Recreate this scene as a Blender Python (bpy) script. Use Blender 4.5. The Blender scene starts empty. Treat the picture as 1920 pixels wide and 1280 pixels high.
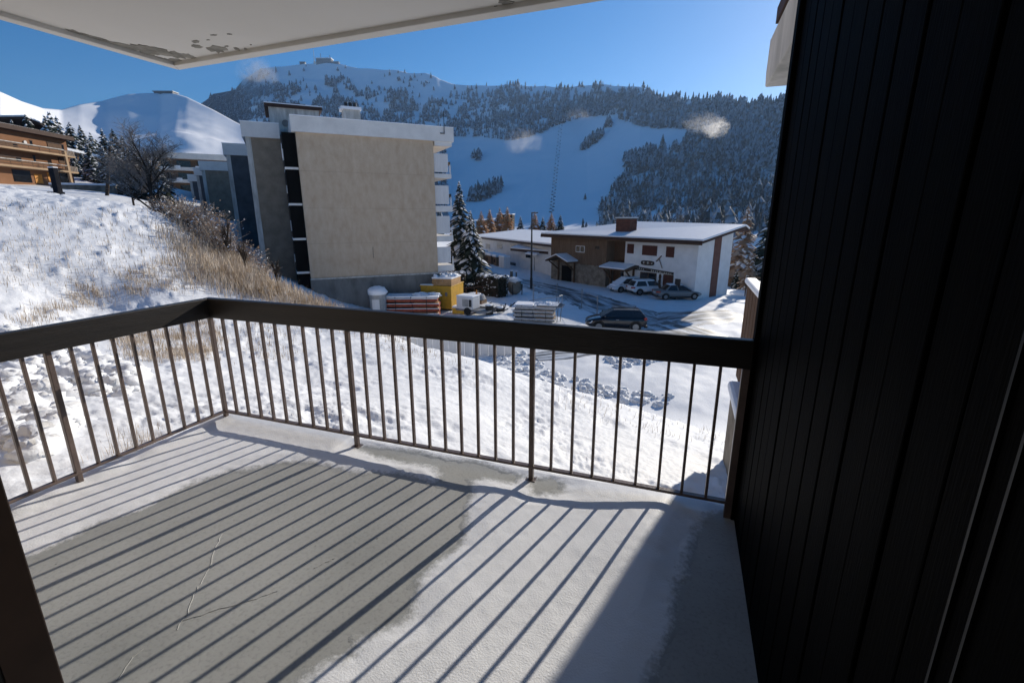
import bpy, bmesh, math, random
import numpy as np
from mathutils import Vector
R = math.radians
random.seed(7); rng = np.random.default_rng(11)
SC = bpy.context.scene
COL = SC.collection

# ---------------------------------------------------------------- camera, sky, sun, exposure
F = 890.; PITCH = R(14.8); YAW = R(19.8); EYE = 1.6
cam_d = bpy.data.cameras.new('camera'); cam = bpy.data.objects.new('camera', cam_d); COL.objects.link(cam)
cam_d.sensor_width = 36; cam_d.lens = 36 * F / 1920; cam_d.clip_start = 0.05; cam_d.clip_end = 12000
cam.location = (0, 0, EYE); cam.rotation_euler = (math.pi / 2 - PITCH, 0, YAW)
SC.camera = cam
SUN_EL = R(20.0); SUN_AZ = R(16.0)          # azimuth measured from +Y towards +X
world = bpy.data.worlds.new('World'); SC.world = world; world.use_nodes = True
wn = world.node_tree.nodes; wl = world.node_tree.links
sky = wn.new('ShaderNodeTexSky'); sky.sky_type = 'NISHITA'; sky.sun_disc = False
sky.sun_elevation = SUN_EL; sky.sun_rotation = SUN_AZ; sky.altitude = 1700; sky.air_density = 1.0
sky.dust_density = 0.6; sky.ozone_density = 4.0
wn['Background'].inputs['Strength'].default_value = 0.09
hs = wn.new("ShaderNodeHueSaturation"); hs.inputs["Saturation"].default_value = 1.30
wl.new(sky.outputs["Color"], hs.inputs["Color"]); wl.new(hs.outputs["Color"], wn["Background"].inputs["Color"])
sun_d = bpy.data.lights.new('sun', 'SUN'); sun_d.energy = 5.0; sun_d.angle = R(0.53); sun_d.color = (1.0, .92, .80)
sun = bpy.data.objects.new('sun', sun_d); COL.objects.link(sun)
sdir = Vector((math.sin(SUN_AZ) * math.cos(SUN_EL), math.cos(SUN_AZ) * math.cos(SUN_EL), math.sin(SUN_EL)))
sun.rotation_euler = sdir.to_track_quat('Z', 'Y').to_euler(); sun.location = sdir * 50
SC.view_settings.view_transform = 'Standard'; SC.view_settings.look = 'None'
SC.view_settings.exposure = 0.30; SC.view_settings.gamma = 1.0
SC.cycles.max_bounces = 8; SC.cycles.volume_bounces = 0; SC.cycles.use_denoising = True
SC.cycles.transparent_max_bounces = 12

# ---------------------------------------------------------------- survey: sight lines used to find where things stand
cp, sp = math.cos(PITCH), math.sin(PITCH)
FH = np.array([-math.sin(YAW), math.cos(YAW), 0]); RT = np.array([math.cos(YAW), math.sin(YAW), 0]); UZ = np.array([0, 0, 1.])
FW = FH * cp - UZ * sp; UPV = FH * sp + UZ * cp; EYEP = np.array([0, 0, EYE])
def ray(px, py): return (px - 960) * RT + (640 - py) * UPV + F * FW
def atz(px, py, z):
    d = ray(px, py); return EYEP + d * ((z - EYE) / d[2])
def atd(px, py, dep):
    d = ray(px, py); return EYEP + d * (dep / (d @ FH))
YARD = -6.4

# ---------------------------------------------------------------- noise
def _h(i, j, s):
    i = i.astype(np.int64) & 0xffffffff; j = j.astype(np.int64) & 0xffffffff
    n = (i * 374761393 + j * 668265263 + s * 1442695041) & 0xffffffff
    n = ((n ^ (n >> 13)) * 1274126177) & 0xffffffff
    return ((n ^ (n >> 16)) & 0xffff) / 65535.0
def vn(x, y, s=0):
    x = np.asarray(x, float); y = np.asarray(y, float)
    i = np.floor(x); j = np.floor(y); u = x - i; v = y - j
    u = u * u * u * (u * (u * 6 - 15) + 10); v = v * v * v * (v * (v * 6 - 15) + 10)
    a = _h(i, j, s); b = _h(i + 1, j, s); c = _h(i, j + 1, s); d = _h(i + 1, j + 1, s)
    return (a + (b - a) * u) * (1 - v) + (c + (d - c) * u) * v
def fbm(x, y, s=0, o=4, g=.5):
    t = 0; a = 1; n = 0
    for k in range(o):
        t = t + a * vn(np.asarray(x) * 2 ** k, np.asarray(y) * 2 ** k, s + k * 17); n += a; a *= g
    return t / n
def sstep(a, b, x):
    t = np.clip((np.asarray(x, float) - a) / (b - a), 0, 1); return t * t * (3 - 2 * t)
def inpoly(px, py, poly):
    px = np.asarray(px, float); py = np.asarray(py, float); c = np.zeros(px.shape, bool); n = len(poly)
    for i in range(n):
        x1, y1 = poly[i]; x2, y2 = poly[(i + 1) % n]
        if y1 == y2: continue
        m = ((y1 > py) != (y2 > py)) & (px < (x2 - x1) * (py - y1) / (y2 - y1) + x1)
        c ^= m
    return c
def polydist(px, py, poly):        # positive outside
    px = np.asarray(px, float); py = np.asarray(py, float); d = np.full(px.shape, 1e9); n = len(poly)
    for i in range(n):
        x1, y1 = poly[i]; x2, y2 = poly[(i + 1) % n]
        dx, dy = x2 - x1, y2 - y1
        t = np.clip(((px - x1) * dx + (py - y1) * dy) / (dx * dx + dy * dy + 1e-12), 0, 1)
        d = np.minimum(d, np.hypot(px - x1 - t * dx, py - y1 - t * dy))
    return np.where(inpoly(px, py, poly), -d, d)

# ---------------------------------------------------------------- materials
M = {}
def newmat(name):
    m = bpy.data.materials.new(name); m.use_nodes = True; M[name] = m
    return m, m.node_tree.nodes, m.node_tree.links, m.node_tree.nodes['Principled BSDF']
def mat(name, col, rough=.7, var=.15, scale=3., bump=0., bscale=40., metal=0., spec=.3, coord='Object', stretch=(1, 1, 1), col2=None, lo=.35, hi=.65):
    m, n, l, b = newmat(name)
    b.inputs['Roughness'].default_value = rough; b.inputs['Metallic'].default_value = metal
    b.inputs['Specular IOR Level'].default_value = spec
    tc = n.new('ShaderNodeTexCoord'); mp = n.new('ShaderNodeMapping'); mp.inputs['Scale'].default_value = stretch
    l.new(tc.outputs[coord], mp.inputs['Vector'])
    nz = n.new('ShaderNodeTexNoise'); nz.inputs['Scale'].default_value = scale; nz.inputs['Detail'].default_value = 6; nz.inputs['Roughness'].default_value = .62
    l.new(mp.outputs['Vector'], nz.inputs['Vector'])
    cr = n.new('ShaderNodeValToRGB'); cr.color_ramp.elements[0].position = lo; cr.color_ramp.elements[1].position = hi
    c2 = col2 or tuple(min(1, c * (1 + var)) for c in col)
    c1 = col if col2 else tuple(c * (1 - var) for c in col)
    cr.color_ramp.elements[0].color = (*c1, 1); cr.color_ramp.elements[1].color = (*c2, 1)
    l.new(nz.outputs['Fac'], cr.inputs['Fac']); l.new(cr.outputs['Color'], b.inputs['Base Color'])
    if bump:
        n2 = n.new('ShaderNodeTexNoise'); n2.inputs['Scale'].default_value = bscale; n2.inputs['Detail'].default_value = 5
        l.new(mp.outputs['Vector'], n2.inputs['Vector'])
        bp = n.new('ShaderNodeBump'); bp.inputs['Strength'].default_value = bump; bp.inputs['Distance'].default_value = .02
        l.new(n2.outputs['Fac'], bp.inputs['Height']); l.new(bp.outputs['Normal'], b.inputs['Normal'])
    return m
mat('snow', (.79, .80, .815), .65, .04, 1.2, .6, 13., spec=.15)
mat('snow_roof', (.84, .85, .87), .55, .03, 2., .25, 8., spec=.25)
mat('rail_paint', (.14, .105, .092), .38, .25, 6., .1, 60., spec=.4)
mat('handrail_wood', (.016, .013, .011), .42, .35, 4., .15, 50., spec=.45, stretch=(.3, .3, 4))
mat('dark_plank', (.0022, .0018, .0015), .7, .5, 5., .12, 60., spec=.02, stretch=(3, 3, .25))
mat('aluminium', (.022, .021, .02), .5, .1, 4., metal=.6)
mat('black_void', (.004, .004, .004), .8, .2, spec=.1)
mat('beige_render', (.45, .335, .23), .9, .16, 1.7, .2, 22., spec=.12, col2=(.56, .45, .335), lo=.3, hi=.7, stretch=(1.2, 1.2, .6))
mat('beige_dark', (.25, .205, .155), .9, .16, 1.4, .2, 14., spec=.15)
mat('grey_blue_paint_shade', (.085, .095, .105), .9, .2, 1.0, .2, 14., spec=.15)  # paint of some wings; also painted shade on the beige wings' returns
mat('white_paint', (.68, .66, .63), .8, .08, .9, .15, 20., spec=.2)
mat('white_panel', (.66, .65, .64), .7, .06, .8, spec=.2, stretch=(6, 6, 1))
mat('weathered_white', (.34, .33, .30), .9, .3, 1.6, .1, 20., spec=.1, col2=(.62, .60, .56), stretch=(1.6, 1.6, .35))
mat('plinth_concrete', (.11, .11, .105), .9, .35, .8, .25, 12., spec=.15, stretch=(1, 1, .4), col2=(.22, .22, .21))
mat('dark_metal', (.02, .021, .024), .45, .3, 4., spec=.4)
mat('window_dark', (.012, .014, .018), .08, .2, 2., spec=.6)
mat('brown_wood', (.105, .058, .032), .75, .35, 3., .3, 30., spec=.2, stretch=(9, 9, .5))
mat('old_board', (.13, .078, .048), .8, .45, 2.2, .4, 30., spec=.15, stretch=(3, 3, .35), col2=(.21, .14, .09))
mat('shutter_red', (.085, .026, .018), .6, .25, 5., .2, 30., spec=.25, stretch=(1, 1, 6))
mat('chalet_white', (.74, .73, .71), .85, .07, 1., .2, 20., spec=.15)
mat('stone_base', (.22, .185, .145), .9, .35, 1.6, .5, 10., spec=.15)
mat('brick_chimney', (.12, .05, .035), .85, .4, 2.5, .3, 15., spec=.15)
mat('red_brown_wall', (.16, .075, .055), .8, .15, 2., spec=.2)
mat('hotel_ochre', (.235, .12, .065), .9, .10, .5, .2, 10., spec=.12)
mat('hotel_cream', (.40, .28, .175), .85, .1, 1., spec=.15)
mat('orange_wood', (.55, .24, .05), .6, .2, 2., spec=.2)
mat('dark_roof_edge', (.055, .03, .022), .7, .2, 2., spec=.2)
mat('yellow_paint', (.55, .31, .025), .5, .12, 2.5, .08, 15., spec=.35)
mat('red_oxide', (.26, .055, .028), .65, .3, 4., .1, 20., spec=.25)
mat('ply', (.42, .25, .12), .7, .2, 3., spec=.2)
mat('grey_metal', (.2, .21, .22), .5, .25, 4., metal=.4)
mat('grey_plastic', (.32, .32, .31), .6, .15, 3., spec=.3)
mat('door_paint', (.016, .010, .008), .5, .3, 5., spec=.2)
mat('matt_black', (.016, .017, .022), .9, .3, 5., spec=.05)
mat('black_plastic', (.015, .015, .016), .5, .3, 5., spec=.35)
mat('tyre', (.018, .018, .018), .85, .2, 8., spec=.2)
mat('rim', (.22, .23, .24), .35, .1, 8., metal=.9)
mat('car_white', (.70, .71, .72), .25, .02, 1., spec=.5)
mat('car_grey', (.16, .17, .175), .3, .04, 1., spec=.5)
mat('car_black', (.008, .010, .016), .12, .1, 1., spec=.6)
mat('car_green', (.012, .03, .028), .2, .1, 1., spec=.5)
mat('tail_red', (.35, .02, .012), .2, .1, 3., spec=.5)
mat('lamp_clear', (.7, .7, .7), .1, .05, 3., spec=.6)
mat('bark', (.055, .043, .034), .9, .3, 4., .3, 20., spec=.1)
mat('needle', (.028, .038, .026), .75, .35, 1.2, spec=.15)
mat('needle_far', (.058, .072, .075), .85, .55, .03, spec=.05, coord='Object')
mat('frost_twig', (.26, .23, .205), .85, .3, 1.5, spec=.1)
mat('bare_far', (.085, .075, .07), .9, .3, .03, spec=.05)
mat('larch', (.42, .20, .075), .85, .3, .6, spec=.1, col2=(.52, .34, .19))
mat('dry_grass', (.35, .25, .145), .85, .3, 3.5, spec=.15, col2=(.70, .62, .52), lo=.36, hi=.6)
mat('frost_leaf', (.26, .155, .085), .85, .3, 2., spec=.1, col2=(.48, .37, .28))
mat('hedge_leaf', (.022, .028, .015), .75, .35, 2., spec=.2)
mat('soil', (.07, .05, .035), .95, .35, 2., .5, 20., spec=.1)
mat('rock', (.05, .05, .052), .95, .35, .02, .4, .2, spec=.1)
mat('rubber_hose', (.3, .3, .31), .6, .2, 3., spec=.3)
mat('shop_sign', (.03, .022, .018), .5, .3, 4., spec=.3)
mat('letter_cream', (.5, .46, .38), .6, .1, 4., spec=.2)
mat('glass_green', (.03, .05, .05), .05, .1, 2., spec=.7)
def glass_mat():
    m, n, l, b = newmat('pane_glass')
    out = n['Material Output']; tr = n.new('ShaderNodeBsdfTransparent'); tr.inputs['Color'].default_value = (.5, .54, .54, 1)
    gl = n.new('ShaderNodeBsdfGlossy'); gl.inputs['Roughness'].default_value = .03; mx = n.new('ShaderNodeMixShader'); mx.inputs['Fac'].default_value = .08
    l.new(tr.outputs[0], mx.inputs[1]); l.new(gl.outputs[0], mx.inputs[2]); l.new(mx.outputs[0], out.inputs['Surface'])
glass_mat()
# concrete floor with fine cracks and stains
def floor_mat():
    m, n, l, b = newmat('deck_concrete'); b.inputs['Roughness'].default_value = .72; b.inputs['Specular IOR Level'].default_value = .3
    tc = n.new('ShaderNodeTexCoord')
    def noise(sc, det=6, r=.6):
        z = n.new('ShaderNodeTexNoise'); z.inputs['Scale'].default_value = sc; z.inputs['Detail'].default_value = det; z.inputs['Roughness'].default_value = r
        l.new(tc.outputs['Object'], z.inputs['Vector']); return z
    a = noise(1.3); c = n.new('ShaderNodeValToRGB'); c.color_ramp.elements[0].position = .36; c.color_ramp.elements[1].position = .64
    c.color_ramp.elements[0].color = (.30, .305, .295, 1); c.color_ramp.elements[1].color = (.40, .403, .39, 1); l.new(a.outputs['Fac'], c.inputs['Fac'])
    f = noise(60, 3); c2 = n.new('ShaderNodeValToRGB'); c2.color_ramp.elements[0].position = .25; c2.color_ramp.elements[1].position = .5
    c2.color_ramp.elements[0].color = (.62, .62, .62, 1); c2.color_ramp.elements[1].color = (1, 1, 1, 1); l.new(f.outputs['Fac'], c2.inputs['Fac'])
    mx = n.new('ShaderNodeMix'); mx.data_type = 'RGBA'; mx.blend_type = 'MULTIPLY'; mx.inputs['Factor'].default_value = .6
    l.new(c.outputs['Color'], mx.inputs['A']); l.new(c2.outputs['Color'], mx.inputs['B'])
    # sparse dark specks
    v = n.new('ShaderNodeTexVoronoi'); v.inputs['Scale'].default_value = 9; l.new(tc.outputs['Object'], v.inputs['Vector'])
    c3 = n.new('ShaderNodeValToRGB'); c3.color_ramp.elements[0].position = .035; c3.color_ramp.elements[1].position = .06
    c3.color_ramp.elements[0].color = (.35, .35, .33, 1); c3.color_ramp.elements[1].color = (1, 1, 1, 1); l.new(v.outputs['Distance'], c3.inputs['Fac'])
    m2 = n.new('ShaderNodeMix'); m2.data_type = 'RGBA'; m2.blend_type = 'MULTIPLY'; m2.inputs['Factor'].default_value = .7
    l.new(mx.outputs['Result'], m2.inputs['A']); l.new(c3.outputs['Color'], m2.inputs['B']); l.new(m2.outputs['Result'], b.inputs['Base Color'])
    bp = n.new('ShaderNodeBump'); bp.inputs['Strength'].default_value = .12; bp.inputs['Distance'].default_value = .005
    l.new(f.outputs['Fac'], bp.inputs['Height']); l.new(bp.outputs['Normal'], b.inputs['Normal'])
floor_mat()
def deck_snow_mat():
    m, n, l, b = newmat('deck_snow'); b.inputs['Roughness'].default_value = .5; b.inputs['Specular IOR Level'].default_value = .35
    tc = n.new('ShaderNodeTexCoord'); z = n.new('ShaderNodeTexNoise'); z.inputs['Scale'].default_value = 130; z.inputs['Detail'].default_value = 3
    l.new(tc.outputs['Object'], z.inputs['Vector'])
    at = n.new('ShaderNodeAttribute'); at.attribute_name = 'cover'                 # how thick the crust is: thin frost lets the floor show
    z2 = n.new('ShaderNodeTexNoise'); z2.inputs['Scale'].default_value = 42; z2.inputs['Detail'].default_value = 5; z2.inputs['Roughness'].default_value = .7; l.new(tc.outputs['Object'], z2.inputs['Vector'])
    a = n.new('ShaderNodeMath'); a.operation = 'MULTIPLY_ADD'; a.inputs[1].default_value = 1.1; a.inputs[2].default_value = -.55; l.new(z2.outputs['Fac'], a.inputs[0])
    ad = n.new('ShaderNodeMath'); ad.operation = 'ADD'; l.new(a.outputs[0], ad.inputs[0]); l.new(at.outputs['Fac'], ad.inputs[1])
    c = n.new('ShaderNodeValToRGB'); c.color_ramp.elements[0].position = .12; c.color_ramp.elements[1].position = .62
    c.color_ramp.elements[0].color = (.335, .338, .325, 1); c.color_ramp.elements[1].color = (.80, .81, .83, 1)
    l.new(ad.outputs[0], c.inputs['Fac']); l.new(c.outputs['Color'], b.inputs['Base Color'])
    bp = n.new('ShaderNodeBump'); bp.inputs['Strength'].default_value = .4; bp.inputs['Distance'].default_value = .004
    l.new(z.outputs['Fac'], bp.inputs['Height']); l.new(bp.outputs['Normal'], b.inputs['Normal'])
deck_snow_mat()
# ceiling paint with flaked places
def ceil_mat():
    m, n, l, b = newmat('ceiling_paint'); b.inputs['Roughness'].default_value = .85; b.inputs['Specular IOR Level'].default_value = .15
    tc = n.new('ShaderNodeTexCoord'); z = n.new('ShaderNodeTexNoise'); z.inputs['Scale'].default_value = .8; z.inputs['Detail'].default_value = 5
    l.new(tc.outputs['Object'], z.inputs['Vector']); c = n.new('ShaderNodeValToRGB')
    c.color_ramp.elements[0].position = .3; c.color_ramp.elements[1].position = .7
    c.color_ramp.elements[0].color = (.66, .645, .61, 1); c.color_ramp.elements[1].color = (.74, .725, .695, 1)
    l.new(z.outputs['Fac'], c.inputs['Fac']); l.new(c.outputs['Color'], b.inputs['Base Color'])
ceil_mat()
mat('bare_plaster', (.27, .262, .235), .95, .25, 14., .3, 60., spec=.1)
# asphalt, partly under rutted snow
def road_mat():
    m, n, l, b = newmat('slushy_asphalt'); b.inputs['Roughness'].default_value = .45
    tc = n.new('ShaderNodeTexCoord'); uv = n.new('ShaderNodeUVMap'); mp = n.new('ShaderNodeMapping'); mp.inputs['Scale'].default_value = (1.0, .12, 1)
    l.new(uv.outputs['UV'], mp.inputs['Vector'])
    z = n.new('ShaderNodeTexNoise'); z.inputs['Scale'].default_value = 1.6; z.inputs['Detail'].default_value = 7; z.inputs['Roughness'].default_value = .6
    l.new(mp.outputs['Vector'], z.inputs['Vector'])
    c = n.new('ShaderNodeValToRGB'); c.color_ramp.elements[0].position = .43; c.color_ramp.elements[1].position = .58
    c.color_ramp.elements[0].color = (.045, .045, .047, 1); c.color_ramp.elements[1].color = (.62, .64, .67, 1)
    l.new(z.outputs['Fac'], c.inputs['Fac']); l.new(c.outputs['Color'], b.inputs['Base Color'])
    bp = n.new('ShaderNodeBump'); bp.inputs['Strength'].default_value = .5; bp.inputs['Distance'].default_value = .05
    l.new(z.outputs['Fac'], bp.inputs['Height']); l.new(bp.outputs['Normal'], b.inputs['Normal'])
road_mat()
def mountain_mat():
    m, n, l, b = newmat('mountain_snow'); b.inputs['Roughness'].default_value = .7; b.inputs['Specular IOR Level'].default_value = .1
    at = n.new('ShaderNodeAttribute'); at.attribute_name = 'rock'
    tc = n.new('ShaderNodeTexCoord'); z = n.new('ShaderNodeTexNoise'); z.inputs['Scale'].default_value = .03; z.inputs['Detail'].default_value = 9; z.inputs['Roughness'].default_value = .7
    l.new(tc.outputs['Object'], z.inputs['Vector'])
    ad = n.new('ShaderNodeMath'); ad.operation = 'ADD'; l.new(at.outputs['Fac'], ad.inputs[0]); l.new(z.outputs['Fac'], ad.inputs[1])
    c = n.new('ShaderNodeValToRGB'); c.color_ramp.elements[0].position = .92; c.color_ramp.elements[1].position = 1.0
    c.color_ramp.elements[0].color = (.90, .91, .93, 1); c.color_ramp.elements[1].color = (.06, .062, .066, 1)
    l.new(ad.outputs[0], c.inputs['Fac']); l.new(c.outputs['Color'], b.inputs['Base Color'])
mountain_mat()

# ---------------------------------------------------------------- mesh helpers
class MB:
    def __init__(s): s.v = []; s.f = []; s.m = []
    def add(s, vs, fs, mi=0):
        o = len(s.v); s.v += [tuple(map(float, p)) for p in vs]; s.f += [tuple(i + o for i in f) for f in fs]; s.m += [mi] * len(fs); return s
    def hexa(s, b4, t4, mi=0):
        return s.add(list(b4) + list(t4), [(3, 2, 1, 0), (4, 5, 6, 7), (0, 1, 5, 4), (1, 2, 6, 5), (2, 3, 7, 6), (3, 0, 4, 7)], mi)
    def box(s, x0, x1, y0, y1, z0, z1, mi=0):
        return s.hexa([(x0, y0, z0), (x1, y0, z0), (x1, y1, z0), (x0, y1, z0)], [(x0, y0, z1), (x1, y0, z1), (x1, y1, z1), (x0, y1, z1)], mi)
    def tube(s, p0, p1, r0, r1=None, n=8, mi=0, caps=True):
        r1 = r0 if r1 is None else r1; p0 = Vector(p0); p1 = Vector(p1); d = (p1 - p0).normalized()
        a = d.orthogonal().normalized(); b = d.cross(a); vs = []
        for p, r in ((p0, r0), (p1, r1)):
            for k in range(n):
                t = 2 * math.pi * k / n; vs.append(p + a * (r * math.cos(t)) + b * (r * math.sin(t)))
        fs = [(k, (k + 1) % n, n + (k + 1) % n, n + k) for k in range(n)]
        if caps: fs += [tuple(range(n))[::-1], tuple(range(n, 2 * n))]
        return s.add(vs, fs, mi)
    def prism(s, poly, y0, y1, mi=0):      # polygon in x,z extruded along y
        n = len(poly); vs = [(x, y0, z) for x, z in poly] + [(x, y1, z) for x, z in poly]
        return s.add(vs, [tuple(range(n)), tuple(range(2 * n - 1, n - 1, -1))] + [((k + 1) % n, k, n + k, n + (k + 1) % n) for k in range(n)], mi)
    def prismx(s, poly, x0, x1, mi=0):     # polygon in y,z extruded along x
        n = len(poly); vs = [(x0, y, z) for y, z in poly] + [(x1, y, z) for y, z in poly]
        return s.add(vs, [tuple(range(n))[::-1], tuple(range(n, 2 * n))] + [(k, (k + 1) % n, n + (k + 1) % n, n + k) for k in range(n)], mi)
    def blob(s, c, rx, ry, rz, seed=0, n=8, m=5, amp=.25, mi=0, zmin=None):
        rr = random.Random(seed); vs = []; c = tuple(c)
        for j in range(m + 1):
            ph = math.pi * j / m
            for k in range(n):
                t = 2 * math.pi * k / n; q = 1 + amp * (rr.random() - .5) * (0 if j in (0, m) else 2)
                z = c[2] + rz * math.cos(ph) * q
                if zmin is not None: z = max(z, zmin)
                vs.append((c[0] + rx * math.sin(ph) * math.cos(t) * q, c[1] + ry * math.sin(ph) * math.sin(t) * q, z))
        fs = [(j * n + k, (j + 1) * n + k, (j + 1) * n + (k + 1) % n, j * n + (k + 1) % n) for j in range(m) for k in range(n)]
        return s.add(vs, fs, mi)
    def build(s, name, mats, parent=None, bevel=0., smooth=False):
        me = bpy.data.meshes.new(name); me.from_pydata(s.v, [], s.f)
        for mm in ([mats] if isinstance(mats, str) else mats): me.materials.append(M[mm])
        if max(s.m, default=0) > 0: me.polygons.foreach_set('material_index', s.m)
        if smooth: me.polygons.foreach_set('use_smooth', [True] * len(s.f))
        bm = bmesh.new(); bm.from_mesh(me); bmesh.ops.recalc_face_normals(bm, faces=bm.faces); bm.to_mesh(me); bm.free()
        o = bpy.data.objects.new(name, me); COL.objects.link(o)
        if parent: o.parent = parent
        if bevel:
            b = o.modifiers.new('bevel', 'BEVEL'); b.width = bevel; b.segments = 2; b.limit_method = 'ANGLE'
        return o
def npmesh(name, verts, quads, m, parent=None, smooth=True, tris=False, attr=None, uv=None):
    me = bpy.data.meshes.new(name); nv = len(verts); nf = len(quads); k = 3 if tris else 4
    me.vertices.add(nv); me.vertices.foreach_set('co', np.asarray(verts, np.float32).ravel())
    me.loops.add(nf * k); me.loops.foreach_set('vertex_index', np.asarray(quads, np.int32).ravel())
    me.polygons.add(nf); me.polygons.foreach_set('loop_start', np.arange(nf, dtype=np.int32) * k)
    if smooth: me.polygons.foreach_set('use_smooth', np.ones(nf, bool))
    for mm in ([m] if isinstance(m, str) else m): me.materials.append(M[mm])
    if attr is not None:
        a = me.attributes.new(attr[0], 'FLOAT', 'POINT'); a.data.foreach_set('value', np.asarray(attr[1], np.float32))
    me.update(calc_edges=True)
    if uv is not None:
        u = me.uv_layers.new(name='UVMap'); u.data.foreach_set('uv', np.asarray(uv, np.float32)[np.asarray(quads).ravel()].ravel())
    me.validate()
    o = bpy.data.objects.new(name, me); COL.objects.link(o)
    if parent: o.parent = parent
    return o
def gridquads(nr, nc, wrap=False):
    i = np.arange(nr - 1)[:, None]; j = np.arange(nc if wrap else nc - 1)[None, :]; j2 = (j + 1) % nc
    return np.stack([i * nc + j, i * nc + j2, (i + 1) * nc + j2, (i + 1) * nc + j], -1).reshape(-1, 4)
def tag(o, label=None, cat=None, group=None, kind=None):
    if label: o['label'] = label
    if cat: o['category'] = cat
    if group: o['group'] = group
    if kind: o['kind'] = kind
    return o
def thing(name, label, cat, loc=(0, 0, 0), rz=0., group=None):
    o = bpy.data.objects.new(name, None); COL.objects.link(o); o.location = tuple(map(float, loc)); o.rotation_euler = (0, 0, rz)
    o.empty_display_size = .2
    return tag(o, label, cat, group)
def copy_tree(o, parent=None):
    c = o.copy(); COL.objects.link(c); c.parent = parent
    for ch in list(o.children): copy_tree(ch, c)
    return c
def box(name, m, parent, *a, bevel=0.): return MB().box(*a).build(name, m, parent, bevel)

# ================================================================ GROUND
cps = []
def cz(px, py, z): p = atz(px, py, z); cps.append((p[0], p[1], z))
def cd(px, py, d): p = atd(px, py, d); cps.append(tuple(p))
for p in [(-3.7, .5, -.4), (-3.8, 1.6, -.4), (-3.7, 2.9, -.55), (-2, 3, -.85), (-.8, 3, -1.0), (.4, 3, -1.25), (3, 3, -1.9), (6, 5, -2.6), (0, -6, -.6), (-4, -5, .2), (5, -5, -1.5), (-9, -6, 1.2), (-30, -25, 9), (0, -30, 1), (30, -25, -4)]: cps.append(p)
for a in [(0, 800, -.5), (150, 760, -.6), (0, 690, -.6), (100, 640, -.75), (300, 640, -1.0), (200, 590, -.85), (300, 700, -.85)]: cz(*a)
for a in [(0, 600, 8.8), (0, 520, 11.1), (0, 450, 13.5), (0, 400, 15.6), (0, 368, 18.5), (-250, 400, 13), (-250, 340, 16.5), (-250, 520, 9.5), (200, 378, 22), (200, 450, 16), (200, 520, 12.8), (300, 400, 22), (300, 470, 16.8), (300, 545, 12.8),
          (100, 374, 20), (370, 440, 20.7), (400, 500, 16.8), (400, 555, 13.9), (430, 478, 20.5), (440, 510, 18), (475, 505, 20.5), (520, 562, 15.2), (520, 536, 19), (570, 562, 17.5), (630, 586, 16.2), (690, 604, 15.2), (560, 640, 12.0), (600, 720, 8), (800, 760, 6.6),
          (640, 614, 15), (760, 643, 14), (900, 674, 12.8), (1080, 736, 11), (1250, 782, 10), (1390, 832, 9), (1000, 800, 7.4), (1200, 860, 6.4), (1320, 920, 5.4),
          (100, 376, 30), (220, 384, 32), (100, 374, 38), (100, 372, 48), (100, 356, 60), (200, 362, 58), (60, 342, 72), (140, 336, 76), (0, 334, 68), (-200, 330, 60), (250, 372, 58), (300, 386, 66), (360, 402, 78), (200, 318, 98), (100, 290, 112), (250, 330, 110), (320, 362, 120), (-200, 250, 110)]: cd(*a)
for px, py, d in [(640, 614, 15), (760, 643, 14), (900, 674, 12.8), (1080, 736, 11), (1250, 782, 10), (1390, 832, 9)]:
    q = atd(px, py, d)
    for dd, zz in ((3.6, q[2] - 1.75), (7.5, max(YARD, q[2] - 3.6)), (11, YARD)):
        p = atd(px, py, d + dd); cps.append((p[0], p[1], zz))
for a in [(900, 600), (1000, 560), (1100, 560), (1250, 600), (1350, 640), (1390, 600), (1100, 690), (1250, 700), (1350, 720), (1300, 560), (1100, 540), (900, 540), (996, 500), (905, 488), (1000, 475), (1420, 560)]: cz(*a, YARD)
q = atd(583, 540, 37.5); cps.append((q[0], q[1], -4.2))
q = atd(500, 500, 44); cps.append((q[0], q[1], -3.2))
q = atd(700, 560, 38); cps.append((q[0], q[1], -6.2))
q = atd(640, 560, 34); cps.append((q[0], q[1], -5.6))
cps += [(-20, 44, YARD), (-14, 40, YARD), (-40, 95, YARD - .3), (-10, 95, YARD - 2), (25, 80, YARD - 4), (45, 40, -8), (20, 20, -6.4), (10, 12, -4.6), (-45, 75, -3), (-60, 90, -1), (-95, 110, 4)]
cps = np.array(cps); CX = cps[:, :2]; CZ = cps[:, 2]
def tpsk(d2): return np.where(d2 > 1e-9, .5 * d2 * np.log(d2 + 1e-12), 0)
n_ = len(cps); A_ = np.zeros((n_ + 3, n_ + 3))
A_[:n_, :n_] = tpsk(((CX[:, None] - CX[None]) ** 2).sum(-1)) + np.eye(n_) * .8
A_[:n_, n_] = 1; A_[:n_, n_ + 1:] = CX; A_[n_, :n_] = 1; A_[n_ + 1:, :n_] = CX.T
W_ = np.linalg.solve(A_, np.r_[CZ, 0, 0, 0])
def base_h(x, y):
    x = np.asarray(x, float); y = np.asarray(y, float); out = W_[n_] + W_[n_ + 1] * x + W_[n_ + 2] * y
    for i in range(n_): out = out + W_[i] * tpsk((x - CX[i, 0]) ** 2 + (y - CX[i, 1]) ** 2)
    r = np.hypot(x, y); w = sstep(118, 170, r)
    return np.clip(out, -12, 16) * (1 - w) + (-26) * w
def todepth(x, y): return x * FH[0] + y * FH[1]
def topx(x, y): return 960 + F * (x * RT[0] + y * RT[1]) / np.maximum(todepth(x, y), .1) * 1.0
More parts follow.
